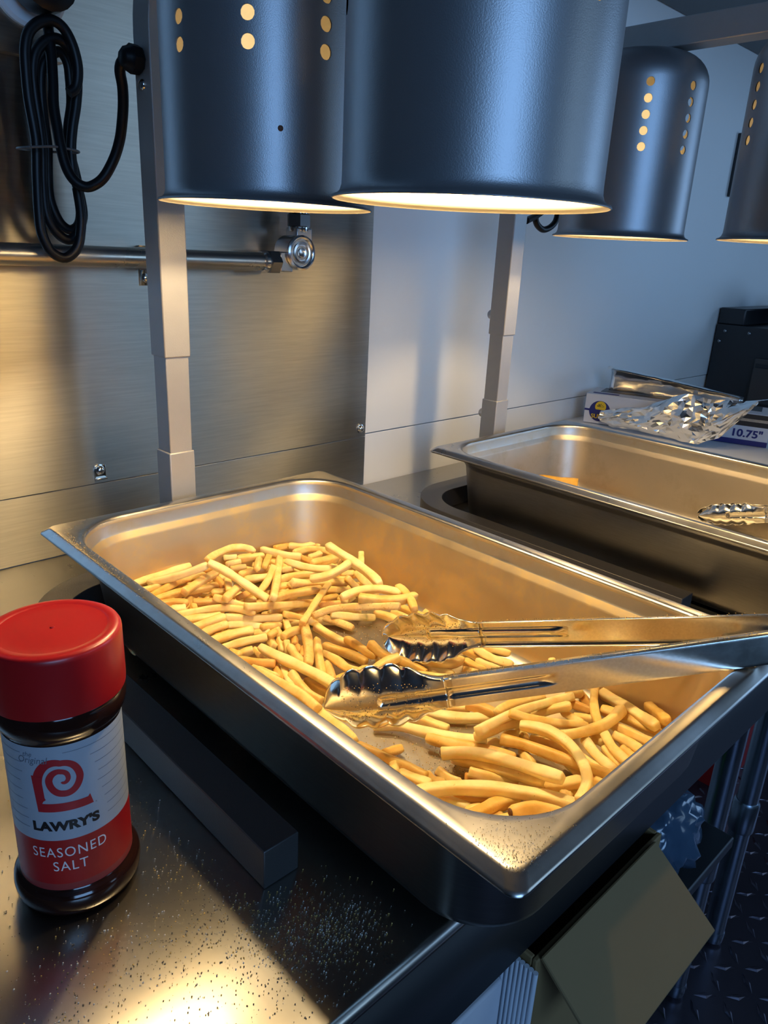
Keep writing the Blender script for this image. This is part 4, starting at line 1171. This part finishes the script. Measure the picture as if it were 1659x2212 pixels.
def region(pts):
    ys = [p_.y for p_ in pts]; xs = [p_.x for p_ in pts]; m = sum(pts, Vector()) / len(pts)
    if max(ys) > -0.062: return "along the near pan's back wall"
    if min(xs) < 0.058: return "along the near pan's left wall"
    if max(xs) > 0.266: return "along the near pan's right wall"
    if min(ys) < -0.470: return "along the near pan's front wall"
    if (m - LCL).length < 0.055: return 'beside the lower tong claw'
    if (m - UCL).length < 0.062: return 'beside the upper tong claw'
    if m.y > -0.135: return 'in the middle of the back heap'
    if m.y > -0.20: return "on the back heap's near slope"
    if m.y < -0.385: return 'in the front pile below the tongs'
    return 'between back heap and tongs'
def ordinal(i):
    W_ = ['first', 'second', 'third', 'fourth', 'fifth', 'sixth', 'seventh', 'eighth', 'ninth', 'tenth', 'eleventh', 'twelfth', 'thirteenth', 'fourteenth', 'fifteenth', 'sixteenth', 'seventeenth', 'eighteenth', 'nineteenth', 'twentieth']
    return W_[i]
COLOR = {'o': 'browned', 'g': 'golden', 'p': 'pale', 't': 'brown-tipped'}
buckets = {}
made = []
GROUP = 'french fries in the near pan'
for idx, (tg, r, pts) in enumerate(fr):
    cen = sum(pts, Vector()) / len(pts)
    path = smooth_path(pts, 4 if len(pts) <= 4 else 3)
    n = len(path)
    tw = rng.uniform(0, PI / 2); ph = rng.uniform(0, 6)
    flat = rng.uniform(0.90, 1.0)
    # the cut ends are blunt: pull the last rings in quickly
    t0 = (path[0] - path[1]).normalized(); t1 = (path[-1] - path[-2]).normalized()
    blunt0, blunt1 = rng.uniform(0.55, 0.85), rng.uniform(0.55, 0.85)
    if tg in 'uxc': blunt1 = 0.35
    path = [path[0] + t0 * 0.0008, path[0]] + path[1:-1] + [path[-1], path[-1] + t1 * 0.0010]
    radii = []
    for i in range(len(path)):
        rr = r * (1 + 0.06 * math.sin(ph + i * 0.9) + rng.uniform(-0.03, 0.03))
        radii.append(rr)
    radii[0] *= blunt0; radii[1] *= min(1, blunt0 + 0.22); radii[-1] *= blunt1; radii[-2] *= min(1, blunt1 + 0.22)
    mb = MB().tube([p_ - cen for p_ in path], r, 16, radii=radii, twist=tw,
                   shape=lambda a_: 1.0 / (abs(math.cos(a_ - tw)) ** 6 + abs(math.sin(a_ - tw) / flat) ** 6) ** (1 / 6) * 0.94)
    mk = {'o': 'fry_orange', 'g': 'fry_gold', 'p': 'fry_pale', 'z': 'fry_spiced', 'h': 'fry'}.get(tg)
    if mk is None:
        mk = rng.choice(['fry', 'fry', 'fry_pale', 'fry', 'fry_gold']) if tg in '-s' else 'fry'
        if tg in 'CLXTq': mk = 'fry_pale'
        if tg in 'GBK': mk = 'fry_gold'
    o = mb.build('french_fry', M[mk], None, angle=75)
    o.location = cen
    o['category'] = 'french fry'; o['group'] = GROUP
    if tg in 'TKtb' or tg == 'B':
        e = path[0] - cen; d = (path[0] - path[2]).normalized()
        k = MB().lathe([(r * 0.30, -0.0009), (r * 0.52, -0.0004), (r * 0.50, 0.0004), (r * 0.16, 0.0009)], seg=12)
        R_ = Vector((0, 0, 1)).rotation_difference(d).to_matrix()
        k.v = [R_ @ v_ + e + d * 0.0004 + Vector((0, 0, r * 0.2)) for v_ in k.v]
        if tg in 'TK':
            k.build('browned_tip', M['burnt'], o, angle=80)['label'] = 'dark browned tip'
    made.append(o)
    if tg in SPECIAL and seen.get(tg, 0) < len(SPECIAL[tg]):
        o['label'] = SPECIAL[tg][seen.get(tg, 0)]; seen[tg] = seen.get(tg, 0) + 1
        continue
    if tg == 'h':
        where = 'back heap' if cen.y > -0.2 else ('fries along the left wall' if cen.x < 0.12 and cen.y > -0.42 else 'front pile')
        o['label'] = 'french fry buried deep among the ' + where + ' of the near pan' if 'fries' not in where else 'french fry buried under the fries along the left wall of the near pan'
        continue
    Lg = sum((path[i + 1] - path[i]).length for i in range(len(path) - 1))
    size = 'short' if Lg < 0.032 else ('mid-length' if Lg < 0.058 else 'long')
    chord = (path[-1] - path[0]); mid = path[len(path) // 2] - path[0]
    sag = (mid - chord * (mid.dot(chord) / max(1e-9, chord.length_squared))).length
    shape_ = 'bent' if sag > 0.055 * Lg and Lg > 0.03 else 'straight'
    colr = COLOR.get(tg, '')
    dirn = 'crosswise' if abs(chord.x) > 1.6 * abs(chord.y) else ('lengthwise' if abs(chord.y) > 1.6 * abs(chord.x) else ('left-leaning' if chord.x * chord.y > 0 else 'right-leaning'))
    buckets.setdefault((size, shape_ + ' ' + dirn, colr, region(pts)), []).append((px_x(cen), o))
for (size, shape_, colr, reg), lst in buckets.items():
    lst.sort(key=lambda q_: q_[0])
    desc = ' '.join(w_ for w_ in (size, shape_, colr) if w_)
    for i, (_, o) in enumerate(lst):
        if len(lst) == 1: o['label'] = 'the only ' + desc + ' french fry ' + reg
        elif i == len(lst) - 1: o['label'] = 'rightmost of the ' + desc + ' french fries ' + reg
        elif i == 0: o['label'] = 'leftmost of the ' + desc + ' french fries ' + reg
        else: o['label'] = ordinal(i) + ' from left of ' + desc + ' fries ' + reg

# ------------------------------------------------------------------ spilled seasoning
def grains(name, label, spots, mats):
    """spots: list of (position, size)"""
    v = []; f = []; fm = []
    for p_, s_ in spots:
        n0 = len(v)
        for d_ in ((1, 0, 0), (-1, 0, 0), (0, 1, 0), (0, -1, 0), (0, 0, 1), (0, 0, -0.9)):
            v.append(Vector(p_) + Vector(d_) * s_ * rng.uniform(0.7, 1.2))
        q_ = rng.randrange(len(mats))
        for f_ in ((0, 2, 4), (2, 1, 4), (1, 3, 4), (3, 0, 4), (2, 0, 5), (1, 2, 5), (3, 1, 5), (0, 3, 5)):
            f.append(tuple(n0 + k for k in f_)); fm.append(q_)
    o = link_mesh(name, v, f, None, None, False, 40, mats, fm)
    return tag(o, label, 'seasoning', None, 'stuff')
sp = []
def on_top(x, y): return not (-0.03 < x < 0.34 and y > -0.378) and (Vector((x, y, 0)) - SH).length > 0.035
for _ in range(900):
    x = rng.uniform(-0.20, 0.03); y = rng.uniform(-0.455, -0.20)
    if on_top(x, y): sp.append(((x, y, 0.0003), rng.uniform(0.0002, 0.0005)))
for cx, cy, sx, sy, n_ in ((-0.025, -0.415, 0.014, 0.022, 700), (-0.055, -0.395, 0.018, 0.03, 450), (-0.005, -0.425, 0.012, 0.010, 450), (-0.11, -0.37, 0.03, 0.02, 500), (-0.05, -0.34, 0.01, 0.03, 160)):
    for _ in range(n_):
        x = rng.gauss(cx, sx); y = rng.gauss(cy, sy)
        if on_top(x, y) and y > -0.457: sp.append(((x, y, 0.0003), rng.uniform(0.0002, 0.00055)))
grains('spilled_seasoning', 'fine seasoning grains spilled over the worktop between shaker and near pan', sp, [M['grain_pale'], M['grain'], M['grain_dark'], M['grain_dark']])
sp = []
for cx, cy, sx, sy, n_ in ((0.205, -0.215, 0.03, 0.03, 500), (0.115, -0.36, 0.035, 0.03, 700), (0.13, -0.40, 0.02, 0.02, 900), (0.08, -0.36, 0.02, 0.04, 400), (0.22, -0.36, 0.03, 0.03, 250), (0.20, -0.26, 0.03, 0.03, 250)):
    for _ in range(n_):
        x = rng.gauss(cx, sx); y = rng.gauss(cy, sy)
        if 0.05 < x < 0.275 and -0.48 < y < -0.05: sp.append(((x, y, 0.0058), rng.uniform(0.0002, 0.0006)))
grains('spilled_seasoning', 'orange seasoning grains scattered over the floor of the near pan', sp, [M['grain'], M['grain'], M['grain_pale'], M['grain_dark']])
sp = []
for _ in range(420):
    y = -0.03 - abs(rng.gauss(0, 1)) * 0.10; x = rng.uniform(0.004, 0.0145)
    if y > -0.51: sp.append(((x, y, 0.1040), rng.uniform(0.00015, 0.0004)))
for _ in range(520):
    x = abs(rng.gauss(0, 1)) * 0.022 + 0.006; y = -0.521 + abs(rng.gauss(0, 1)) * 0.016
    dx, dy = 0.0715 - x, -0.4555 - y
    if x < 0.07 and y < -0.455 and math.hypot(dx, dy) < 0.0575: continue
    if (x > 0.07 and y > -0.513) or (y > -0.455 and x > 0.0145): continue
    sp.append(((x, y, 0.1040), rng.uniform(0.00012, 0.00034)))
grains('spilled_seasoning', 'seasoning dust along the left rim and front corner of the near pan', sp, [M['grain'], M['grain'], M['grain_dark'], M['grain_pale']])
# dust on the tongs
sp = []
for (T_, n_) in ((TL, 420), (TU, 420)):
    O_ = TU if T_ is TL else TL
    a = (T_ - PV); Lg = a.length; a.normalize()
    nn = (O_ - T_); nn = (nn - a * nn.dot(a)).normalized(); ww = a.cross(nn).normalized()
    up = ww if ww.z > 0 else -ww
    for _ in range(n_):
        s_ = Lg - abs(rng.gauss(0, 1)) * 0.16
        if s_ < 0.05 or s_ > Lg - 0.085: continue
        sp.append((PV + a * s_ + up * 0.0112 + nn * rng.uniform(-0.004, 0.0025), rng.uniform(0.0002, 0.0005)))
    for _ in range(330):
        s_ = Lg - rng.uniform(0.012, 0.075); x = rng.uniform(-0.6, 0.6)
        tc_ = (s_ - (Lg - 0.085)) / 0.085; g_ = min(1, tc_ / 0.45); g_ = g_ * g_ * (3 - 2 * g_)
        hw = 0.0095 + 0.0115 * g_
        spoon = 0.0110 * g_ * x * x + 0.016 * max(0, tc_ - 0.45) ** 2
        off = -0.0007 if T_ is TL else 0.0007
        sp.append((PV + a * s_ + ww * x * hw + nn * (spoon - 0.004 + off), rng.uniform(0.0002, 0.0005)))
grains('clinging_seasoning', 'orange seasoning grains clinging to the large open tongs', sp, [M['grain'], M['grain'], M['grain_dark']])

# ------------------------------------------------------------------ in the far pan
mb = MB(); n0 = 14
v = []; f = []
bm = bmesh.new(); bmesh.ops.create_cube(bm, size=1.0)
bmesh.ops.subdivide_edges(bm, edges=bm.edges[:], cuts=6, use_grid_fill=True)
for v_ in bm.verts:
    p_ = Vector((v_.co.x * 0.058, v_.co.y * 0.048, v_.co.z * 0.030))
    d_ = noise.noise(p_ * 60) * 0.0025
    v_.co = p_ * 1.0 + v_.co.normalized() * d_
me = bpy.data.meshes.new('fried_food'); bm.to_mesh(me); bm.free(); me.materials.append(M['orange_food'])
for p_ in me.polygons: p_.use_smooth = True
o = bpy.data.objects.new('fried_food', me); C.objects.link(o)
o.location = (0.713, -0.077, 0.0225); o.rotation_euler = (0, 0, math.radians(-58))
tag(o, 'orange fried piece of food near the back wall of the nearly empty pan', 'food')
# shallow tray standing in the front part of the far pan
v = []; f = []
for ins, z, r_ in ((0.0, 0.034, 0.008), (0.003, 0.0345, 0.008), (0.0045, 0.033, 0.008), (0.007, 0.004, 0.007), (0.012, 0.001, 0.006)):
    v += [(x, y, z) for x, y in rrect(ins, 0.05 - ins, -0.17 + ins, -ins, r_, 5)]
n = 24
for i in range(4):
    for k in range(n): f.append((i * n + k, i * n + (k + 1) % n, (i + 1) * n + (k + 1) % n, (i + 1) * n + k))
f.append(tuple(range(4 * n, 5 * n)))
o = link_mesh('small_tray', v, f, M['steel_pan'], None, True, 50)
o.modifiers.new('sheet', 'SOLIDIFY').thickness = 0.0009
o.location = (0.562, -0.322, 0.030); o.rotation_euler = (0, 0, math.radians(14))
tag(o, 'small shallow steel tray set into the nearly empty pan beside the tongs', 'tray')

# ------------------------------------------------------------------ foil box, foil, white tray
WT = thing('white_tray', 'white plastic tray lying under the foil box past the far pan', 'tray', (1.20, -0.06, 0.0))
mb = MB(); rings = []
v = []; f = []
for ins, z, r_ in ((0.012, 0.0, 0.02), (0.003, 0.034, 0.02), (0.0, 0.038, 0.02), (0.003, 0.0405, 0.02), (0.03, 0.0405, 0.01)):
    v += [(x, y, z) for x, y in rrect(-0.16 + ins, 0.20 - ins, -0.26 + ins, 0.222 - ins, r_, 6)]
n = 28
for i in range(4):
    for k in range(n): f.append((i * n + k, i * n + (k + 1) % n, (i + 1) * n + (k + 1) % n, (i + 1) * n + k))
f.append(tuple(range(4 * n, 5 * n))); f.append(tuple(range(n))[::-1])
link_mesh('body', v, f, M['tray_white'], WT, True, 40)
BO = Vector((1.104, 0.126, 0.0415)); BU = Vector((0.313, -0.9497, 0)).normalized(); BW = Vector((0.9497, 0.313, 0)).normalized(); BZ = Vector((0, 0, 1))
BLEN, BHT, BDP = 0.335, 0.0585, 0.090
FB = thing('foil_box', 'white and navy cutter box of foil sheets against the white wall', 'box', BO)
def bx(u0, u1, w0, w1, z0, z1): 
    m = MB().box(u0, u1, w0, w1, z0, z1); m.v = [BU * p_.x + BW * p_.y + BZ * p_.z for p_ in m.v]; return m
body = bx(0, BLEN, 0, BDP, 0, BHT).build('body', M['card_white'], FB, bevel=0.0012)
def face_poly(name, pts2, mat, lift=0.0003, lab=None, faces=None, parent=None):
    vs = [BU * u + BZ * z - BW * lift for u, z in pts2]
    o = link_mesh(name, vs, faces or [tuple(range(len(pts2)))], mat, parent or body, False)
    if lab: o['label'] = lab
    return o
disc = lambda cu, cz, r_: [(cu + r_ * math.cos(2 * PI * k / 32), cz + r_ * math.sin(2 * PI * k / 32)) for k in range(32)]
face_poly('navy_stripe', [(0, 0.0245), (0.12, 0.0245), (0.12, 0.0285), (0, 0.0285)], M['ink_blue'])
face_poly('emblem', disc(0.030, 0.0255, 0.0205), M['ink_blue'], 0.0005)
face_poly('emblem', disc(0.031, 0.0345, 0.0108), M['ink_yellow'], 0.0008)
leaf = []
for k in range(5):
    a = math.radians(20 + 70 * k / 2); 
    leaf.append([(0.031, 0.0335), (0.031 + 0.007 * math.cos(a - 0.15), 0.0335 + 0.007 * math.sin(a - 0.15)), (0.031 + 0.0075 * math.cos(a + 0.1), 0.0335 + 0.006 * math.sin(a + 0.1))])
face_poly('emblem', [p_ for l_ in leaf for p_ in l_], M['ink_black'], 0.0011, faces=[(3 * k, 3 * k + 1, 3 * k + 2) for k in range(5)])
face_poly('emblem', [(0.0095, 0.0225), (0.0505, 0.0225), (0.0505, 0.0285), (0.0095, 0.0285)], M['ink_blue'], 0.0012)
p, q = text_mesh('SUNS', 0.029, 0.0085, bold=0.02)
face_poly('lettering', [(x + 0.029, y + 0.0150) for x, y in p], M['ink_yellow'], 0.0013, faces=q)
p, q = text_mesh('10.75"', 0.050, 0.0150, bold=0.03)
face_poly('lettering', [(x + 0.300, y + 0.0215) for x, y in p], M['ink_blue'], 0.0006, faces=q)
face_poly('navy_stripe', [(0.10, 0.0), (BLEN, 0.0), (BLEN, 0.0095), (0.10, 0.0095)], M['ink_blue'])
face_poly('dark_panel', [(0.26, 0.035), (BLEN, 0.035), (BLEN, 0.0575), (0.26, 0.0575)], M['black_box'])
bx(0.262, BLEN - 0.002, -0.0012, 0.0002, 0.044, 0.049).build('cutter_strip', M['foil'], body)
m = bx(0.010, 0.06, 0.010, 0.022, BHT, BHT + 0.0004).build('navy_stripe', M['ink_blue'], body)
bx(0.02, BLEN - 0.02, 0.035, 0.088, BHT, BHT + 0.0006).build('slot', M['black_box'], body)

def grid_sheet(name, fn, nu, nv, mat, smooth=False, jit=0.3):
    v = []; f = []
    for i in range(nu + 1):
        for j in range(nv + 1):
            u = (i + (rng.uniform(-jit, jit) if 0 < i < nu else 0)) / nu; w_ = (j + (rng.uniform(-jit, jit) if 0 < j < nv else 0)) / nv
            v.append(fn(u, w_))
    for i in range(nu):
        for j in range(nv):
            a, b, c, d = i * (nv + 1) + j, (i + 1) * (nv + 1) + j, (i + 1) * (nv + 1) + j + 1, i * (nv + 1) + j + 1
            if rng.random() < 0.5: f += [(a, b, c), (a, c, d)]
            else: f += [(a, b, d), (b, c, d)]
    o = link_mesh(name, v, f, mat, None, smooth, 30)
    so = o.modifiers.new('sheet', 'SOLIDIFY'); so.thickness = 0.0003; so.offset = 0
    return o
def interp(tab, u):
    x = u * (len(tab) - 1); i = min(int(x), len(tab) - 2); t_ = x - i
    return [a * (1 - t_) + b * t_ for a, b in zip(tab[i], tab[i + 1])]
TOPE = [(0.084, 0.074), (0.040, 0.086), (-0.008, 0.094), (-0.040, 0.118), (-0.075, 0.130), (-0.120, 0.127), (-0.160, 0.132), (-0.203, 0.143)]
BOTE = [(0.080, 0.050), (0.050, 0.046), (0.000, 0.0455), (-0.041, 0.0455), (-0.080, 0.0455), (-0.115, 0.0460), (-0.150, 0.068), (-0.194, 0.130)]
def crumple(u, w_):
    a = interp(TOPE, u); b = interp(BOTE, u)
    y = a[0] * w_ + b[0] * (1 - w_); z = a[1] * w_ + b[1] * (1 - w_)
    p_ = Vector((u * 4.6, w_ * 2.2, 1.3))
    rd = abs(noise.noise(p_)) * 1.0 + 0.55 * abs(noise.noise(p_ * 2.3)) + 0.12 * noise.noise(p_ * 5)
    bulge = math.sin(PI * w_) * 0.018
    return Vector((1.094 - bulge + 0.020 * rd + 0.02 * w_ * u, y + 0.004 * noise.noise(p_ * 3), max(0.0445, z + 0.005 * noise.noise(p_ * 2 + Vector((5, 5, 5))))))
o = grid_sheet('crumpled_foil', crumple, 38, 15, M['foil'], False)
tag(o, 'crumpled sheet of aluminium foil bunched in front of the foil box', 'foil')
def tail(u, w_):
    base = BO + BU * (0.03 + 0.25 * u) + BW * 0.060 + BZ * (BHT + 0.0012)
    h = (0.052 - 0.030 * u) * (1 - 0.3 * max(0, u - 0.7))
    up = math.sin(w_ * PI * 0.62) * h
    fw = -0.030 * w_ * w_ + 0.012 * math.sin(w_ * 5)
    p_ = Vector((u * 5, w_ * 2, 7.7))
    return base + BZ * up + BW * (fw + 0.006 * noise.noise(p_)) + BZ * 0.003 * max(0, noise.noise(p_ * 2)) * w_
o = grid_sheet('foil_sheet', tail, 26, 10, M['foil'], True)
tag(o, 'smooth foil sheet pulled up from the slot of the foil box', 'foil')

# ------------------------------------------------------------------ black appliance at the far right, wrapped bundle on top
AP = thing('black_appliance', 'black enamelled metal appliance standing against the white wall past the foil', 'appliance', (2.0, -0.05, 0.0))
MB().box(-0.25, 0.35, -0.40, 0.214, 0.012, 0.212).build('body', M['black_box'], AP, bevel=0.003)
MB().box(-0.246, 0.35, 0.150, 0.214, 0.2121, 0.252).build('back_ledge', M['black_box'], AP, bevel=0.003)
MB().box(-0.262, -0.2501, -0.26, 0.10, 0.03, 0.140).build('side_panel', M['base_paint'], AP, bevel=0.003)
MB().box(-0.264, -0.2621, -0.255, 0.095, 0.118, 0.128).build('panel_groove', M['black_box'], AP, bevel=0.001)
for y in (0.19, 0.13, 0.02, -0.10): MB().lathe([(0.004, 0), (0.004, 0.001), (0.002, 0.003), (0.0003, 0.0034)], axis='-x', seg=14).shift(0, (-0.2502, y, 0.196)).build('rivet', M['nut'], AP)
for z in (0.17,): MB().lathe([(0.004, 0), (0.004, 0.001), (0.002, 0.003), (0.0003, 0.0034)], axis='-x', seg=14).shift(0, (-0.2502, 0.20, z)).build('rivet', M['nut'], AP)
for fx in (-0.22, 0.32):
    for fy in (-0.36, 0.18): MB().lathe([(0.015, 0.0), (0.018, 0.0125)], seg=16).shift(0, (fx, fy, 0)).build('foot', M['rubber'], AP)
def blob(name, c, r, mat, seed, amp, freq, sub=4):
    bm = bmesh.new(); bmesh.ops.create_icosphere(bm, subdivisions=sub, radius=1.0)
    for v_ in bm.verts:
        d_ = v_.co.normalized(); p_ = d_ * freq + Vector((seed, seed * 1.7, 0))
        k = 1 + amp * (abs(noise.noise(p_)) * 1.4 + 0.6 * noise.noise(p_ * 2.4) - 0.3)
        v_.co = Vector((d_.x * r[0], d_.y * r[1], d_.z * r[2])) * k
    me = bpy.data.meshes.new(name); bm.to_mesh(me); bm.free(); me.materials.append(mat)
    for p_ in me.polygons: p_.use_smooth = True
    o = bpy.data.objects.new(name, me); C.objects.link(o); o.location = c
    return o
M['wrap'] = plain('clear film over dark goods', (0.07, 0.08, 0.09), 0.14, spec=0.9, bump=0.5, bump_scale=60)
tag(blob('wrapped_bundle', (1.93, 0.005, 0.259), (0.09, 0.080, 0.042), M['wrap'], 3.1, 0.22, 3.0), 'dark bundle wrapped in shiny film on top of the black appliance', 'bundle')

# ------------------------------------------------------------------ below the worktop
BX = thing('cardboard_box', 'open cardboard box under the worktop edge with its brown flap hanging out', 'box', (0.215, -0.33, -0.455))
OB = Vector(BX.location)
def loc_box(mb): mb.v = [p_ - OB for p_ in mb.v]; return mb
bw = 0.004
wb = MB()
for a in ((0.128, 0.302, -0.472, -0.472 + bw), (0.128, 0.302, -0.20, -0.20 + bw), (0.128, 0.128 + bw, -0.468, -0.20), (0.298, 0.302, -0.468, -0.20)):
    wb.box(a[0], a[1], a[2], a[3], -0.4545, -0.089)
wb.box(0.128, 0.302, -0.472, -0.196, -0.455, -0.451)
loc_box(wb).build('body', M['card_brown'], BX, bevel=0.001)
def slab(name, p0, p1, p2, th, mat, parent, off):
    """rectangle from corner p0 along p1-p0 and p2-p0, with thickness"""
    p0, p1, p2 = Vector(p0), Vector(p1), Vector(p2); p3 = p1 + p2 - p0
    n = (p1 - p0).cross(p2 - p0).normalized() * th
    v = [p0, p1, p3, p2, p0 + n, p1 + n, p3 + n, p2 + n]
    o = link_mesh(name, [q_ - off for q_ in v], [(0, 1, 2, 3), (7, 6, 5, 4), (0, 4, 5, 1), (1, 5, 6, 2), (2, 6, 7, 3), (3, 7, 4, 0)], mat, parent, False)
    fix_normals(o); b_ = o.modifiers.new('bevel', 'BEVEL'); b_.width = 0.0008; return o
slab('flap', (0.131, -0.4735, -0.0855), (0.287, -0.4735, -0.0855), (0.131, -0.531, -0.131), 0.0035, M['card_brown'], BX, OB)
cg = MB()
for k in range(26):   # corrugated side flap, its ribs showing
    y0 = -0.474 + k * 0.0035
    cg.lathe([(0.0019, -0.33), (0.0019, -0.094)], seg=8).shift(len(cg.v) - 16, (0.1245, y0, 0))
loc_box(cg).build('side_flap', M['card_grey'], BX, angle=60)['label'] = 'pale corrugated side flap'
CT = thing('white_carton', 'white printed carton with a torn top edge under the worktop', 'carton', (0.03, -0.32, -0.455))
OC = Vector(CT.location)
cb = MB().box(-0.08, 0.118, -0.455, -0.20, -0.4545, -0.112); cb.v = [p_ - OC for p_ in cb.v]
cbo = cb.build('body', M['card_white'], CT, bevel=0.002)
tv = []; N = 14
for k in range(N + 1):
    x = -0.02 + 0.135 * k / N
    tv += [(x, -0.30, -0.1115), (x + 0.003 * noise.noise(Vector((k * 1.3, 0, 0))), -0.375 + 0.012 * noise.noise(Vector((k * 0.9, 3, 1))), -0.094 + 0.003 * noise.noise(Vector((k, 1, 0))))]
o = link_mesh('torn_flap', [Vector(p_) - OC for p_ in tv], [(2 * k, 2 * k + 2, 2 * k + 3, 2 * k + 1) for k in range(N)], M['card_white'], CT, False)
o.modifiers.new('sheet', 'SOLIDIFY').thickness = 0.002
# printed handling marks: an open square corner and a crossed circle
pm = MB()
def bar(x0, y0, x1, y1, w_=0.0007, z=-0.1117):
    d_ = Vector((x1 - x0, y1 - y0, 0)); n_ = Vector((-d_.y, d_.x, 0)).normalized() * w_
    a, b = Vector((x0, y0, z)), Vector((x1, y1, z))
    pm.add([a - n_ - OC, b - n_ - OC, b + n_ - OC, a + n_ - OC], [(0, 1, 2, 3)])
for k in range(16):
    a0, a1 = 2 * PI * k / 16, 2 * PI * (k + 1) / 16
    bar(0.088 + 0.005 * math.cos(a0), -0.438 + 0.005 * math.sin(a0), 0.088 + 0.005 * math.cos(a1), -0.438 + 0.005 * math.sin(a1))
bar(0.082, -0.444, 0.094, -0.432); bar(0.082, -0.432, 0.094, -0.444); bar(0.097, -0.437, 0.104, -0.436)
bar(0.045, -0.435, 0.062, -0.435); bar(0.062, -0.435, 0.062, -0.450)
pm.build('printed_marks', M['ink_black'], cbo, smooth=False)

tag(blob('plastic_bag', (0.665, -0.335, -0.393), (0.070, 0.055, 0.064), M['bag'], 8.3, 0.30, 3.2), 'crumpled blue tinted plastic bag on the shelf under the worktop', 'bag')
o = MB().lathe([(0.011, -0.899), (0.011, -0.18), (0.009, -0.175)], seg=20).shift(0, (0.80, -0.30, 0)).build('broom_handle', M['green'])
o.location = (0, 0, 0)
tag(o, 'green handle standing upright behind the table legs', 'handle')
RB = thing('red_bin', 'red plastic bin on the tread plate floor at the right', 'bin', (1.62, -0.05, ZFLOOR))
v = []; f = []
for ins, z, r_ in ((0.03, 0.0, 0.02), (0.0, 0.22, 0.03), (-0.006, 0.222, 0.034), (-0.006, 0.228, 0.034), (0.006, 0.228, 0.028), (0.034, 0.008, 0.02)):
    v += [(x, y, z) for x, y in rrect(-0.15 + ins, 0.15 - ins, -0.15 + ins, 0.15 - ins, r_, 6)]
for i in range(5):
    for k in range(28): f.append((i * 28 + k, i * 28 + (k + 1) % 28, (i + 1) * 28 + (k + 1) % 28, (i + 1) * 28 + k))
f.append(tuple(range(28))[::-1]); f.append(tuple(range(140, 168)))
link_mesh('body', v, f, M['red_plastic'], RB, True, 40)
